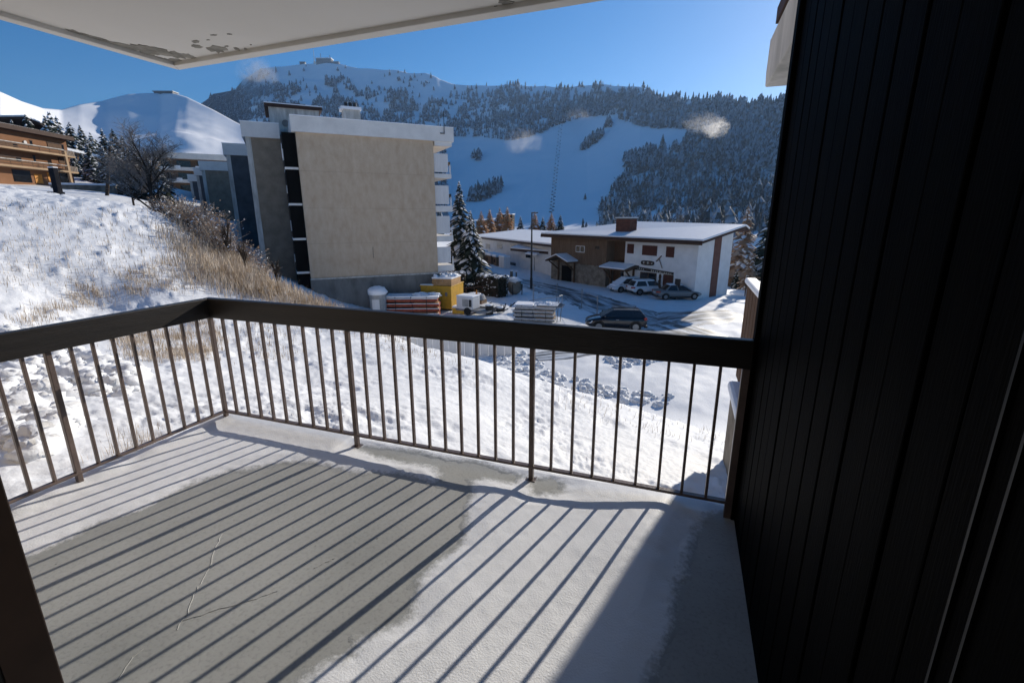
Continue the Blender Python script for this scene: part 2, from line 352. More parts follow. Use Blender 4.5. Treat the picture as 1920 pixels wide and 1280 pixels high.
def rough_h(x, y):
    x = np.asarray(x, float); y = np.asarray(y, float); r = np.hypot(x, y)
    hill = sstep(-3, -9, x + .12 * y) * (1 - sstep(55, 80, r))               # the tussocky bank on the left
    a = x * .8 + y * .6; b = -x * .6 + y * .8
    h = hill * ((fbm(a * 2.3, b * 1.1, 3, 5, .62) - .5) * (.07 + .2 * sstep(.42, .62, fbm(a * .3, b * .22, 19, 2))) + np.maximum(0, fbm(a * 3.4, b * 2.2, 9, 3) - .56) * .26 + (fbm(a * .5, b * .3, 13, 2) - .5) * .08)
    front = (1 - hill) * (1 - sstep(13, 20, y)) * sstep(2.5, 5, r)
    h = h + front * ((fbm(x * 2.6, y * 3.4, 5, 5, .72) - .5) * (.05 + .13 * sstep(.4, .62, fbm(x * .45, y * .45, 23, 2))) + np.maximum(0, .40 - fbm(x * 1.7, y * 1.9, 15, 3)) * -.22 + (fbm(x * .35, y * .35, 6, 2) - .5) * .25)
    yard = (1 - hill) * sstep(16, 24, y) * (1 - sstep(70, 110, r))
    h = h + yard * ((fbm(x * .5, y * .5, 8, 4) - .5) * .22)
    # berm of ploughed snow at the foot of the bank
    far = sstep(20, 40, y)
    return h + sstep(100, 130, r) * (fbm(x * .01, y * .01, 2, 3) - .5) * 4
def ground_h(x, y): return base_h(x, y) + rough_h(x, y)
an = np.r_[np.arange(-66, 52, .17), np.arange(52, 294, 3.)]
an = np.radians(an); NA = len(an)
rr = np.r_[np.geomspace(2.2, 150, 470), np.geomspace(160, 3300, 22)]
aa, rg = np.meshgrid(an, rr); th = YAW - aa
gx = -np.sin(th) * rg; gy = np.cos(th) * rg
gz = ground_h(gx, gy)
indoor = (gx > -3.55) & (gy < 2.72) & (gx < 3.2); gz = np.where(indoor, np.minimum(gz, -.6), gz)
og = npmesh('ground', np.stack([gx, gy, gz], -1).reshape(-1, 3), gridquads(len(rr), NA, True)[:, ::-1], 'snow'); og['kind'] = 'structure'
def gh(x, y): return float(ground_h(np.array([x]), np.array([y]))[0])
def on_ground(px, py, dep0=3., dep1=160.):      # where a sight line meets the ground
    d = ray(px, py); ds = np.geomspace(dep0, dep1, 700); P = EYEP + d[None] * (ds / (d @ FH))[:, None]
    h = base_h(P[:, 0], P[:, 1]); k = np.argmax(P[:, 2] < h)
    p = P[k]; return np.array([p[0], p[1], gh(p[0], p[1])])

# ================================================================ MOUNTAINS
RIDGE_B = [(250, 240), (330, 215), (385, 190), (400, 177), (440, 168), (455, 152), (490, 129), (520, 126), (560, 122), (600, 119), (640, 121), (680, 129), (740, 133), (800, 139), (850, 157), (900, 162), (960, 158), (1050, 165), (1130, 159), (1200, 163), (1250, 184), (1300, 187), (1350, 189), (1400, 195), (1460, 190), (1600, 172), (1900, 150), (2600, 150), (4200, 200)]
DR_B = [(250, 2200), (385, 2100), (600, 2000), (850, 1800), (1100, 1500), (1250, 1150), (1460, 850), (1900, 700), (4200, 600)]
DB_B = [(250, 800), (600, 600), (850, 430), (1100, 340), (1460, 235), (1900, 215), (4200, 220)]
def itp(tab, x): return np.interp(x, [a for a, b in tab], [b for a, b in tab])
PISTE = [(840, 262), (900, 263), (960, 268), (1010, 258), (1050, 238), (1100, 224), (1150, 222), (1180, 236), (1230, 246), (1290, 246), (1275, 268), (1195, 292), (1165, 312), (1180, 320), (1150, 345), (1140, 372), (1118, 395), (1120, 440), (840, 445)]
def bgrid(px, t):      # px column, t 0 (foot) .. 1 (ridge)
    yb = 446.; yr = itp(RIDGE_B, px); py = yb + (yr - yb) * t
    d0 = itp(DB_B, px); d1 = itp(DR_B, px); dep = d0 + (d1 - d0) * (t ** .92)
    # sight direction per column
    rx = (px - 960); u = (640 - py)
    fwd = u * sp + F * cp; z = EYE + dep * (u * cp - F * sp) / fwd; lat = dep * rx / fwd
    x = lat * RT[0] + dep * FH[0]; y = lat * RT[1] + dep * FH[1]
    inp = sstep(0, 25, polydist(px, py, PISTE))
    amp = 34 * np.clip(t * (1 - t) * 4, 0, 1) * (.15 + .85 * inp) * sstep(250, 1500, dep) + 5 * inp * np.clip(t * (1 - t) * 4, 0, 1)
    rid = 1 - np.abs(2 * fbm(x * .0035, y * .0035, 21, 5, .55) - 1)
    z = z + amp * (rid - .75) * 1.6 + amp * (fbm(x * .012, y * .012, 33, 4) - .5) * .9
    crest = np.clip((t - .93) / .07, 0, 1); z = z + crest * (fbm(px * .03, px * 0, 4, 3) - .5) * 8 * sstep(400, 500, dep)
    return x, y, z, py, dep
pxs = np.r_[np.arange(250, 1520, 2.0), np.arange(1520, 4200, 30.)]; ts = np.r_[np.linspace(0, 1, 230)]
PX, TT = np.meshgrid(pxs, ts)
bx_, by_, bz_, bpy_, bdep = bgrid(PX, TT)
# back side and skirt
dirn = np.stack([bx_[-1], by_[-1]], -1)
bk = [np.stack([bx_[-1] * k, by_[-1] * k, bz_[-1] - dz], -1) for k, dz in ((1.05, 8), (1.12, 30), (1.4, 260))]
sk = np.stack([bx_[0] * .96, by_[0] * .96, bz_[0] * 0 - 40], -1)
V = np.concatenate([sk[None], np.stack([bx_, by_, bz_], -1), np.array(bk)], 0)
rockB = np.where(PX < 520, sstep(540, 400, PX) * (sstep(.25, .5, TT)) * .62, 0) + .16 * sstep(.45, .8, TT) * sstep(950, 500, PX) * (1 - sstep(.9, 1., TT))
rockB = np.concatenate([rockB[:1], rockB, np.repeat(rockB[-1:] * .5, 3, 0)], 0)
mb = npmesh('mountain', V.reshape(-1, 3), gridquads(V.shape[0], V.shape[1]), 'mountain_snow', attr=('rock', rockB.ravel())); mb['kind'] = 'structure'
# smooth pasture hill on the left
RIDGE_A = [(-1200, 120), (-300, 128), (0, 172), (40, 190), (80, 203), (115, 206), (150, 196), (190, 190), (215, 183), (240, 177), (270, 175), (300, 175), (330, 176), (350, 182), (400, 206), (440, 228), (470, 243), (520, 268), (600, 300), (700, 345)]
def agrid(px, t):
    yb = 430.; yr = itp(RIDGE_A, px); py = yb + (yr - yb) * t
    d1 = np.interp(px, [-1200, 0, 200, 300, 450, 700], [560, 850, 1150, 1230, 1130, 900]); d0 = np.interp(px, [-1200, 0, 450, 700], [200, 240, 300, 350]); dep = d0 + (d1 - d0) * t ** .85
    rx = (px - 960); u = (640 - py); fwd = u * sp + F * cp; z = EYE + dep * (u * cp - F * sp) / fwd; lat = dep * rx / fwd
    x = lat * RT[0] + dep * FH[0]; y = lat * RT[1] + dep * FH[1]
    w = np.clip(t * (1 - t) * 4, 0, 1)
    z = z + w * ((fbm(x * .0045, y * .0045, 51, 3) - .5) * 62 + (fbm(x * .02, y * .02, 52, 4) - .5) * 7)
    return x, y, z
pxa = np.arange(-1200, 701, 5.); PA, TA = np.meshgrid(pxa, np.linspace(0, 1, 130)); ax_, ay_, az_ = agrid(PA, TA)
V = np.concatenate([np.stack([ax_[0], ay_[0], az_[0] * 0 - 40], -1)[None], np.stack([ax_, ay_, az_], -1), np.stack([ax_[-1] * 1.06, ay_[-1] * 1.06, az_[-1] - 12], -1)[None], np.stack([ax_[-1] * 1.3, ay_[-1] * 1.3, az_[-1] - 200], -1)[None]], 0)
ma = npmesh('pasture_hill', V.reshape(-1, 3), gridquads(V.shape[0], V.shape[1]), 'mountain_snow', attr=('rock', np.zeros(V.shape[0] * V.shape[1]))); ma['kind'] = 'structure'

# far forest: one mass of small snowy conifers
def far_tree(seed, tiers=4, sides=6, slim=.22):
    r_ = random.Random(seed); vs = []; fs = []; mi = []
    for k in range(tiers):
        z0 = .08 + .92 * k / tiers; z1 = min(1., z0 + 1.5 / tiers); rad = slim * (1 - k / tiers * .82); o = len(vs)
        for j in range(sides):
            a = 2 * math.pi * (j + r_.random() * .5) / sides; q = rad * (.6 + .7 * r_.random())
            vs.append((q * math.cos(a), q * math.sin(a), z0 - .05 * r_.random()))
        vs.append(((r_.random() - .5) * .05, (r_.random() - .5) * .05, z1))
        for j in range(sides): fs.append((o + j, o + (j + 1) % sides, o + sides)); mi.append(1 if r_.random() < .30 + .18 * (seed % 3) else 0)
    return np.array(vs), np.array(fs), np.array(mi)
def bare_tree_far(seed):
    r_ = random.Random(seed); vs = []; fs = []; mi = []
    def sl(p, q, w):
        o = len(vs); p = np.array(p); q = np.array(q); s_ = np.array([w, w * .3, 0])
        vs.extend([tuple(p - s_), tuple(p + s_), tuple(q)]); fs.append((o, o + 1, o + 2)); mi.append(0)
    sl((0, 0, 0), (0, 0, 1), .022)
    for k in range(15):
        z = .2 + .7 * r_.random(); a = r_.random() * 6.28; l = .30 * (1.1 - z) + .05
        sl((0, 0, z), (l * math.cos(a), l * math.sin(a), z + l * (.6 + .6 * r_.random())), .018)
    return np.array(vs), np.array(fs), np.array(mi)
def scatter(protos, P, H, name, mats):
    VV = []; FF = []; MI = []; off = 0; n = len(P); which = rng.integers(0, len(protos), n); rot = rng.random(n) * 6.28; wid = .85 + .5 * rng.random(n)
    for k, (v, f, mi) in enumerate(protos):
        id_ = np.where(which == k)[0]
        if not len(id_): continue
        c = np.cos(rot[id_])[:, None]; s_ = np.sin(rot[id_])[:, None]; h = H[id_][:, None]; w = wid[id_][:, None]
        x = (v[:, 0] * c - v[:, 1] * s_) * h * w; y = (v[:, 0] * s_ + v[:, 1] * c) * h * w; z = v[:, 2] * h - .03 * h
        vv = np.stack([x + P[id_, 0:1], y + P[id_, 1:2], z + P[id_, 2:3]], -1).reshape(-1, 3)
        ff = (f[None] + (np.arange(len(id_)) * len(v))[:, None, None]).reshape(-1, 3) + off
        VV.append(vv); FF.append(ff); MI.append(np.tile(mi, len(id_))); off += len(vv)
    o = npmesh(name, np.concatenate(VV), np.concatenate(FF), mats, smooth=False, tris=True)
    o.data.polygons.foreach_set('material_index', np.concatenate(MI).astype(np.int32)); return o
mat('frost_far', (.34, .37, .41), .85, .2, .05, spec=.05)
N = 60000
fpx = 380 + rng.random(N) * 1230; fy = rng.random(N); yr = itp(RIDGE_B, fpx); t = fy
py = 446 + (yr - 446) * t
d = np.zeros(N)
out = polydist(fpx, py, PISTE)
clump = fbm(fpx / 34, py / 22, 71, 4, .6); big = fbm(fpx / 120, py / 60, 72, 2)
below = py - yr
left = fpx < 930
dl = np.where(clump > .50 - .10 * sstep(40, 130, below) + .25 * sstep(60, 15, below), .9, .03)
dr = np.where(clump > .30 + .28 * sstep(26, 6, below) * (fpx < 1210), .95, .12)
w = sstep(820, 1000, fpx); d = dl * (1 - w) + dr * w
d = np.where((fpx < 520) & (below > 6), np.maximum(d, np.where(clump > .42, .8, .1)), d)
d = np.where(out < 4, 0, d)
for cl_ in ([(1088, 282), (1098, 268), (1130, 248), (1136, 254), (1120, 268), (1095, 284)], [(874, 380), (890, 362), (920, 352), (940, 350), (938, 362), (905, 378)], [(885, 300), (892, 288), (905, 290), (900, 304)], [(1130, 238), (1140, 228), (1148, 240)], [(1165, 300), (1200, 285), (1230, 282), (1215, 296), (1170, 304)]): d = np.where(inpoly(fpx, py, cl_), 1.6, d)
bowl = polydist(fpx, py, [(1100, 445), (1130, 375), (1180, 330), (1330, 300), (1480, 330), (1600, 445)]) < 0
snowgap = inpoly(fpx, py, [(1180, 402), (1300, 395), (1470, 400), (1470, 418), (1180, 415)])
d = np.where(snowgap, d * .25, d)
dep_ = itp(DB_B, fpx) + (itp(DR_B, fpx) - itp(DB_B, fpx)) * t ** .92
keep = rng.random(N) < d * np.clip((dep_ / 900) ** 1.1, .22, 1.0) * .62
fpx, t, bowl = fpx[keep], t[keep], bowl[keep]
X, Y, Z, PYk, DP = bgrid(fpx, t)
Hh = (6 + 13 * rng.random(len(X)) ** 1.3) * (.7 + .6 * fbm(X * .01, Y * .01, 91, 3)) * np.where(fpx < 900, 1.1, 1.0)
isb = bowl & (rng.random(len(X)) < .72)
P3 = np.stack([X, Y, Z], -1)
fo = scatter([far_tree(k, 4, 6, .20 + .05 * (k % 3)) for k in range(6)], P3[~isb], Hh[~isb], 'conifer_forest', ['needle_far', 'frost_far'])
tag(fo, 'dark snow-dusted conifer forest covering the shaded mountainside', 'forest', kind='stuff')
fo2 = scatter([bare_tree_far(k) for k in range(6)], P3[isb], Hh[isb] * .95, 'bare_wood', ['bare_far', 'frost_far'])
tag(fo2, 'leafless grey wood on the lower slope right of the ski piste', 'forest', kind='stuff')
print('far trees', len(X), 'bare', isb.sum())

# ================================================================ BALCONY (ours)
YF = 2.55; XL = -3.36; XW = .375; ZC = 2.50
fl = MB().box(-3.47, XW, -1.6, 2.66, -.2, 0).build('balcony_floor', 'deck_concrete'); tag(fl, kind='structure')
# snow lying on the deck: a sheet whose depth fades to nothing at ragged edges
def fpoly(pts): return [tuple(atz(x, y, 0)[:2]) for x, y in pts]
BARE = [fpoly([(-60, 1092), (40, 1052), (150, 1005), (270, 955), (340, 922), (400, 896), (511, 874), (590, 871), (650, 890), (745, 893), (790, 905), (845, 915), (876, 930), (853, 1017), (830, 1035), (780, 1090), (757, 1154), (711, 1168), (661, 1191), (647, 1218), (597, 1241), (540, 1280), (420, 1400), (60, 1400), (-80, 1180)]),
        fpoly([(668, 838), (720, 843), (880, 868), (975, 893), (962, 901), (905, 893), (862, 902), (835, 890), (815, 872), (760, 862), (700, 850)]),
        fpoly([(838, 880), (876, 900), (880, 925), (850, 925), (826, 905)]),
        fpoly([(1330, 972), (1310, 1020), (1293, 1081), (1266, 1172), (1225, 1280), (1190, 1400), (1480, 1400), (1400, 960)]),
        fpoly([(1000, 903), (1030, 901), (1047, 908), (1045, 919), (1008, 921)])]
sx = np.arange(-3.46, XW - .004, .0125); sy = np.arange(-1.0, 2.655, .0125); SX, SY = np.meshgrid(sx, sy)
sd = np.full(SX.shape, 9.)
for k, p in enumerate(BARE): sd = np.minimum(sd, polydist(SX, SY, p) + (.0 if k != 1 else .0))
sd = sd + (fbm(SX * 6, SY * 6, 81, 3, .5) - .5) * .07
T = np.clip(sd * .09, -.02, .014) + (fbm(SX * 2, SY * 2, 83, 3) - .5) * .008 * sstep(0, .2, sd)
lump = sstep(-.55, .1, SX) * sstep(1.5, 2.3, SY) * (1 - sstep(2.45, 2.75, SY) * .5); T = T + .042 * lump * sstep(0, .25, sd)
T = T + .016 * sstep(2.35, 2.6, SY) * sstep(0, .2, sd) * (SX < -2.2)
T = T + .05 * sstep(-3.22, -3.4, SX) * (fbm(SX * 3, SY * 3, 88, 3)) * sstep(0, .1, sd)
T = np.where(sd < .08, T + (fbm(SX * 30, SY * 30, 87, 2) - .5) * .005, T)
T = T + (fbm(SX * 26, SY * 26, 86, 2) - .5) * .0022
edge = np.minimum.reduce([SX + 3.46, 2.655 - SY, SX * 0 + 9]); T = np.where(edge < .01, np.minimum(T, .004), T)
ds_ = npmesh('deck_snow', np.stack([SX, SY, T], -1).reshape(-1, 3), gridquads(*SX.shape), 'deck_snow', attr=('cover', np.clip(sd / .10, 0, 1).ravel()))
tag(ds_, 'thin crusted snow lying on the balcony floor', 'snow', kind='stuff')
# cracks left by a patched screed: raised hairlines
def ridge_line(pts, w, h):
    m = MB(); q_ = random.Random(len(pts)); fine = []
    for a, b in zip(pts[:-1], pts[1:]):
        for k in range(5): fine.append((a[0] + (b[0] - a[0]) * k / 5 + q_.uniform(-1.6, 1.6), a[1] + (b[1] - a[1]) * k / 5 + q_.uniform(-1, 1)))
    pts = fine + [pts[-1]]
    for a, b in zip(pts[:-1], pts[1:]):
        a = atz(*a, 0); b = atz(*b, 0); d = (b - a); d[2] = 0; d /= np.linalg.norm(d); s_ = np.array([-d[1], d[0], 0]) * w
        m.add([a - s_, a + s_, b + s_, b - s_, a + UZ * h, b + UZ * h], [(0, 4, 5, 3), (1, 2, 5, 4)])
    return m
cr = ridge_line([(417, 1000), (404, 1025), (395, 1060), (378, 1090), (362, 1115), (352, 1150), (340, 1165), (332, 1180)], .0028, .002).build('floor_crack', 'deck_concrete', fl)
cr2 = ridge_line([(340, 1165), (400, 1145), (470, 1125), (520, 1108)], .003, .002).build('floor_crack', 'deck_concrete', fl)
cr3 = ridge_line([(590, 1065), (615, 1052), (632, 1043)], .003, .002).build('floor_crack', 'deck_concrete', fl)
cr4 = ridge_line([(270, 1215), (245, 1235), (220, 1275)], .0028, .002).build('floor_crack', 'deck_concrete', fl)

rail = thing('balcony_railing', 'dark brown balcony railing with wide flat handrail and square bars', 'railing', (XL, YF, 0))
def rb(name, m, *a, bevel=.003):
    x0, x1, y0, y1, z0, z1 = a
    return box(name, m, rail, x0 - XL, x1 - XL, y0 - YF, y1 - YF, z0, z1, bevel=bevel)
rb('handrail', 'handrail_wood', XL - .02, XW - .003, YF - .02, YF + .035, .855, 1.005, bevel=.006)
rb('handrail', 'handrail_wood', XL - .022, XL + .033, -1.4, YF - .0235, .856, 1.004, bevel=.006)
rb('bottom_bar', 'rail_paint', XL + .016, XW - .003, YF - .018, YF + .018, .083, .099)
rb('bottom_bar', 'rail_paint', XL - .018, XL + .018, -1.4, YF - .018, .083, .099)
posts_x = [XL, -2.10, -.79]; gap = (posts_x[2] - posts_x[0]) / 2
for x in posts_x: rb('post', 'rail_paint', x - .0145, x + .0145, YF - .015, YF + .015, -.01, .854)
for x in (XW - .035,): rb('post', 'rail_paint', x - .019, x + .019, YF - .016, YF + .016, -.01, .854)
for y in (1.54, .52): rb('post', 'rail_paint', XL - .015, XL + .015, y - .0145, y + .0145, -.02, .854)
def bars(xs, along_x):
    for c in xs:
        if along_x: rb('baluster', 'rail_paint', c - .0075, c + .0075, YF - .0115, YF + .0115, .0985, .854, bevel=.002)
        else: rb('baluster', 'rail_paint', XL - .0115, XL + .0115, c - .0075, c + .0075, .0985, .854, bevel=.002)
bars([posts_x[0] + (posts_x[1] - posts_x[0]) * k / 10 for k in range(1, 10)], True)
bars([posts_x[1] + (posts_x[2] - posts_x[1]) * k / 11 for k in range(1, 11)], True)
bars([posts_x[2] + .1265 * k for k in range(1, 9)], True)
for a, b in ((YF, 1.54), (1.54, .52)): bars([a + (b - a) * k / 9 for k in range(1, 9)], False)
for x, y in [(px_, YF) for px_ in posts_x] + [(XL, 1.54), (XL, .52)]:            # base plates with bolts
    rb('base_plate', 'rail_paint', x - .032, x + .032, y - .03, y + .03, .0005, .006, bevel=.001)

# slab overhead
ce = thing('balcony_ceiling', 'white painted concrete slab overhead with flaking paint at its corner', 'ceiling', (-3.19, 2.46, ZC))
cx0, cy1 = -3.19, 2.46
def cb(name, m, x0, x1, y0, y1, z0, z1, bevel=0): return box(name, m, ce, x0 - cx0, x1 - cx0, y0 - cy1, y1 - cy1, z0 - ZC, z1 - ZC, bevel=bevel)
ceL, ceR, ceB = (-3.06, 2.385), (XW, 2.262), (-3.13, -2.5)
def slabpoly(name, pts, z0, z1, bevel=.004):
    n = len(pts); m = MB(); m.add([(x - cx0, y - cy1, z0 - ZC) for x, y in pts] + [(x - cx0, y - cy1, z1 - ZC) for x, y in pts], [tuple(range(n))[::-1], tuple(range(n, 2 * n))] + [(k, (k + 1) % n, n + (k + 1) % n, n + k) for k in range(n)])
    return m.build(name, 'ceiling_paint', ce, bevel=bevel)
slabpoly('slab', [ceL, ceB, (XW, -2.5), ceR], ZC, ZC + .2)
slabpoly('drip_edge', [(ceL[0] - .012, ceL[1] + .012), (ceL[0] + .05, ceL[1] - .062), (ceR[0], ceR[1] - .058), (ceR[0], ceR[1] + .012)], ZC - .022, ZC + .21)
slabpoly('drip_edge', [(ceL[0] - .013, ceL[1] + .010), (ceB[0] - .013, -2.5), (ceB[0] + .055, -2.5), (ceL[0] + .0495, ceL[1] - .0625)], ZC - .022, ZC + .2095)
# flakes: thin scabs of bare plaster showing where the paint has come off
def flake(px, py, wpx, hpx, ang, seed):
    r_ = random.Random(seed); n = 18; ring = []
    for k in range(n):
        a = 2 * math.pi * k / n; q = .65 + .55 * r_.random(); u, v = wpx * q * math.cos(a), hpx * q * math.sin(a)
        c_, s_ = math.cos(ang), math.sin(ang); p = atz(px + u * c_ - v * s_, py + u * s_ + v * c_, ZC)
        ring.append((p[0] - cx0, p[1] - cy1, 0))
    m = MB(); e_ = .0012 + .0004 * (seed % 7); m.add([(x, y, .003) for x, y, z in ring] + [(x, y, -e_) for x, y, z in ring], [tuple(range(n, 2 * n))] + [(k, (k + 1) % n, n + (k + 1) % n, n + k) for k in range(n)])
    return m.build('paint_flake', 'bare_plaster', ce)
k = 0
for a in [(100, 58, 34, 3, .28), (150, 66, 30, 6, .32), (180, 74, 30, 5, .3), (205, 82, 28, 5, .3), (235, 88, 30, 7, .28), (270, 92, 26, 8, .25), (300, 97, 24, 7, .22), (330, 103, 26, 6, .2), (355, 106, 18, 4, .25), (330, 115, 22, 5, .1), (305, 112, 20, 3, .2), (285, 106, 20, 3, .25), (75, 52, 22, 2, .3), (120, 66, 26, 2, .3), (215, 93, 22, 2.5, .3),
          (407, 92, 18, 7, .12), (368, 87, 12, 3, .2), (366, 78, 7, 2.5, 0), (444, 92, 7, 2, .3), (450, 99, 5, 1.5, .2), (460, 92, 3, 2, .7), (390, 75, 4, 1, 0), (425, 87, 4, 1.2, 0), (470, 84, 2, 1, 0), (400, 66, 6, .8, 0), (430, 64, 5, .7, .1),
          (950, 5, 16, 4, .1), (932, 12, 5, 1.2, 0), (790, 40, 4, 1, .1), (486, 98, 2.5, 1, 0)]: flake(*a, k); k += 1
# partition wall of dark vertical boards on the right
wa = thing('board_wall', 'tall wall of nearly black vertical boards beside the balcony', 'wall', (XW, 1.5, 0))
y = -1.9; k = 0; ends = []
while y < 2.42:
    w_ = .134
    x_ = random.uniform(0, .004)
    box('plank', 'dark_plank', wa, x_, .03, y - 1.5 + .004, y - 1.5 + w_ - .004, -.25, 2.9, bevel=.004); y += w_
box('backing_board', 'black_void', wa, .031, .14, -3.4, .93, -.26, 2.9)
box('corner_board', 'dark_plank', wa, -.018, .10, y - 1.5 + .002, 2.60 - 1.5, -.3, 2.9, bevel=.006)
box('corner_trim', 'aluminium', wa, -.006, .02, 2.604 - 1.5, 2.63 - 1.5, -.3, 2.9, bevel=.004)
# door jamb strips on the right, door post on the left
dj = thing('door_jamb', 'dark door jamb with two thin bright metal strips on the board wall', 'door jamb', (XW - .01, .6, 0))
box('metal_strip', 'aluminium', dj, -.012, .0, .055, .060, -.2, 2.4)
box('metal_strip', 'aluminium', dj, -.012, .0, .012, .017, -.2, 2.4)
box('jamb', 'dark_plank', dj, -.008, .004, -.9, .050, -.2, 2.45)
dp = thing('door_frame', 'dark brown door post at the left edge close to the lens', 'door frame', (-1.122, .36, 0))
box('post', 'door_paint', dp, -.048, .034, -.04, .035, -.02, 2.49, bevel=.003)
box('bottom_rail', 'door_paint', dp, -1.5, -.049, -.03, .025, -.02, .06)
box('pane', 'pane_glass', dp, -1.5, -.049, -.004, .004, .06, 2.49)
# body of our own building behind and above
ob = thing('apartment_building', 'shadowed front of the building behind the balcony door', 'building', (0, -2, 0))
box('back_wall', 'black_void', ob, -3.4, .37, -.8, -.6, -.3, 2.49)
box('side_wall', 'beige_dark', ob, -9, -2.62, -3, 2.2, -1.5, 2.49)
box('inner_floor', 'black_void', ob, -2.6, .37, -.6, .39, -.25, -.004)
box('upper_wall', 'beige_render', ob, -9, 6, -3, 2.0, 2.72, 9)
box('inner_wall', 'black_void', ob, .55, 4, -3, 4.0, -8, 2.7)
# neighbour's bay beyond the board wall
nb = thing('neighbour_balcony', 'neighbouring balcony with brown board parapet capped by snow', 'balcony', (1.08, 7.7, 0))
for k in range(16): box('parapet_board', 'brown_wood', nb, -.02 - .004 * (k % 2), .06, -1.32 + k * .17 + .004, -1.15 + k * .17 - .004, -1.2, .47)
MB().box(-.07, .11, -1.32, 1.42, .475, .57).build('snow_cap', 'snow_roof', nb, bevel=.03)
box('floor_slab', 'plinth_concrete', nb, .061, 1.5, -1.3, 1.4, -1.3, -1.0)
box('unseen_fin_wall', 'beige_dark', nb, .06, 3.2, -1.65, -1.33, -7, 2.8)  # unseen wall, added so its edge casts the shadow across our deck
ea = thing('neighbour_eave', 'white concrete roof slab end jutting out beyond the black board wall', 'eave', (.44, 4.25, 2.5))
MB().prismx([(-1.6, 0), (-.05, 0), (0, .1), (-.02, .32), (-1.6, .32)], 0, 1.6).build('slab', 'weathered_white', ea, bevel=.01)
MB().box(-.01, 1.6, -1.6, -.3, .325, .42).build('edge_board', 'dark_roof_edge', ea)

# ================================================================ BUILDINGS
class Fr:                     # a building's own frame: x along its front, y away, z up from its base
    def __init__(s, P0, ang, zb): s.P = np.array([P0[0], P0[1], zb]); s.a = ang; s.u = np.array([math.cos(ang), math.sin(ang), 0]); s.v = np.array([-s.u[1], s.u[0], 0])
    def on(s, px, py, y=0.):   # local x, z where a sight line meets the plane at depth y
        d = ray(px, py); q0 = s.P + s.v * y; q = EYEP + d * (((q0 - EYEP) @ s.v) / (d @ s.v)); return (q - s.P) @ s.u, q[2] - s.P[2]
    def onx(s, px, py, x=0.):  # local y, z on the plane at x
        d = ray(px, py); q0 = s.P + s.u * x; q = EYEP + d * (((q0 - EYEP) @ s.u) / (d @ s.u)); return (q - s.P) @ s.v, q[2] - s.P[2]
# --- big apartment block
PLa = atd(569, 390, 38.); fr = Fr(PLa, R(45.1), YARD); zb = YARD
ap = thing('apartment_block', 'large beige rendered apartment block with blank end wall and white parapet', 'building', fr.P, fr.a)
Wm = 10.5; zt0 = 7.62 - zb; zt1 = 8.72 - zb; zw = -3.25 - zb
box('end_wall', 'beige_render', ap, 0, Wm, 0, 18, zw, zt0)
pli = box('plinth', 'plinth_concrete', ap, -.05, Wm + .1, -.12, 17, -1.5, zw - .10)
box('ledge', 'weathered_white', ap, -.05, Wm + .12, -.16, .05, zw - .098, zw - .002)
for k in range(3): box('form_joint', 'plinth_concrete', pli, .9 + 3.2 * k, .95 + 3.2 * k, -.135, -.121, -1.4, zw - .12)
par = box('parapet', 'white_paint', ap, -.28, Wm + 1.75, -.22, 18, zt0 + .001, zt1)
box('parapet_snow', 'snow_roof', par, -.3, Wm + 1.77, -.24, 18, zt1 + .001, zt1 + .06, bevel=.02)
box('soffit_beam', 'white_paint', ap, Wm + .1, Wm + 1.6, -.1, 17, zt0 - .35, zt0)
for k in range(1, 4): box('render_joint', 'beige_dark', ap, .02, Wm - .02, -.003, .01, zt0 - 2.72 * k, zt0 - 2.72 * k + .011)
box('stain', 'beige_dark', ap, 4.95, 5.02, -.003, .01, 4.6, 5.5)
# glazed stair recess between end wall and second wing
rc = box('stair_glazing', 'black_void', ap, -.95, -.02, .45, 3.9, .4, zt0)
for k in range(4):
    z = zt0 - 2.62 * (k + 1)
    box('stair_slab', 'white_paint', ap, -.98, -.02, .25, 3.9, z, z + .16)
    for y_ in (1.1, 2.3): box('mullion', 'dark_metal', rc, -1.0, -.951, y_, y_ + .1, z + .2, z + 2.4)
    box('lamp_box', 'white_panel', ap, -1.02, -.96, .9, 1.25, z + .7 + .2 * (k % 2), z + 1.5)
def wing(xl, xr, y0, y1, m, mret, ztop, name='wing'):
    w = box(name, m, ap, xl, xr, y0, y1, -1.5, ztop - 1.1)
    box('return_wall', mret, w, xl - .06, xl - .002, y0 + .3, y1, -1.5, ztop - 1.1)  # on beige wings the grey-blue is shade of the same wall, painted in
    box('corner_strip', 'weathered_white', w, xl - .065, xl + .32, y0 - .04, y0 + .29, -1.5, ztop - 1.1)
    p_ = box('wing_parapet', 'white_paint', w, xl - .28, xr, y0 - .22, y1, ztop - 1.099, ztop)
    box('wing_snow', 'snow_roof', w, xl - .3, xr, y0 - .24, y1, ztop + .001, ztop + .06)
wing(-3.45, -1.0, 4.1, 12, 'beige_dark', 'grey_blue_paint_shade', zt1 - .02)
wing(-5.95, -3.5, 18.0, 27, 'grey_blue_paint_shade', 'grey_blue_paint_shade', zt1 - .02)
wing(-10.6, -4.0, 38.5, 44, 'beige_dark', 'grey_blue_paint_shade', zt1 - .02)
wing(-12.6, -8.0, 49, 60, 'grey_blue_paint_shade', 'grey_blue_paint_shade', zt1 - .02)
wing(-15.6, -9.0, 64.5, 80, 'grey_blue_paint_shade', 'grey_blue_paint_shade', zt1 - .02)
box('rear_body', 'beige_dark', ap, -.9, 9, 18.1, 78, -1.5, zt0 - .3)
box('rear_body', 'beige_dark', ap, -3.4, -.95, 12.1, 78, -1.5, zt0 - .4)
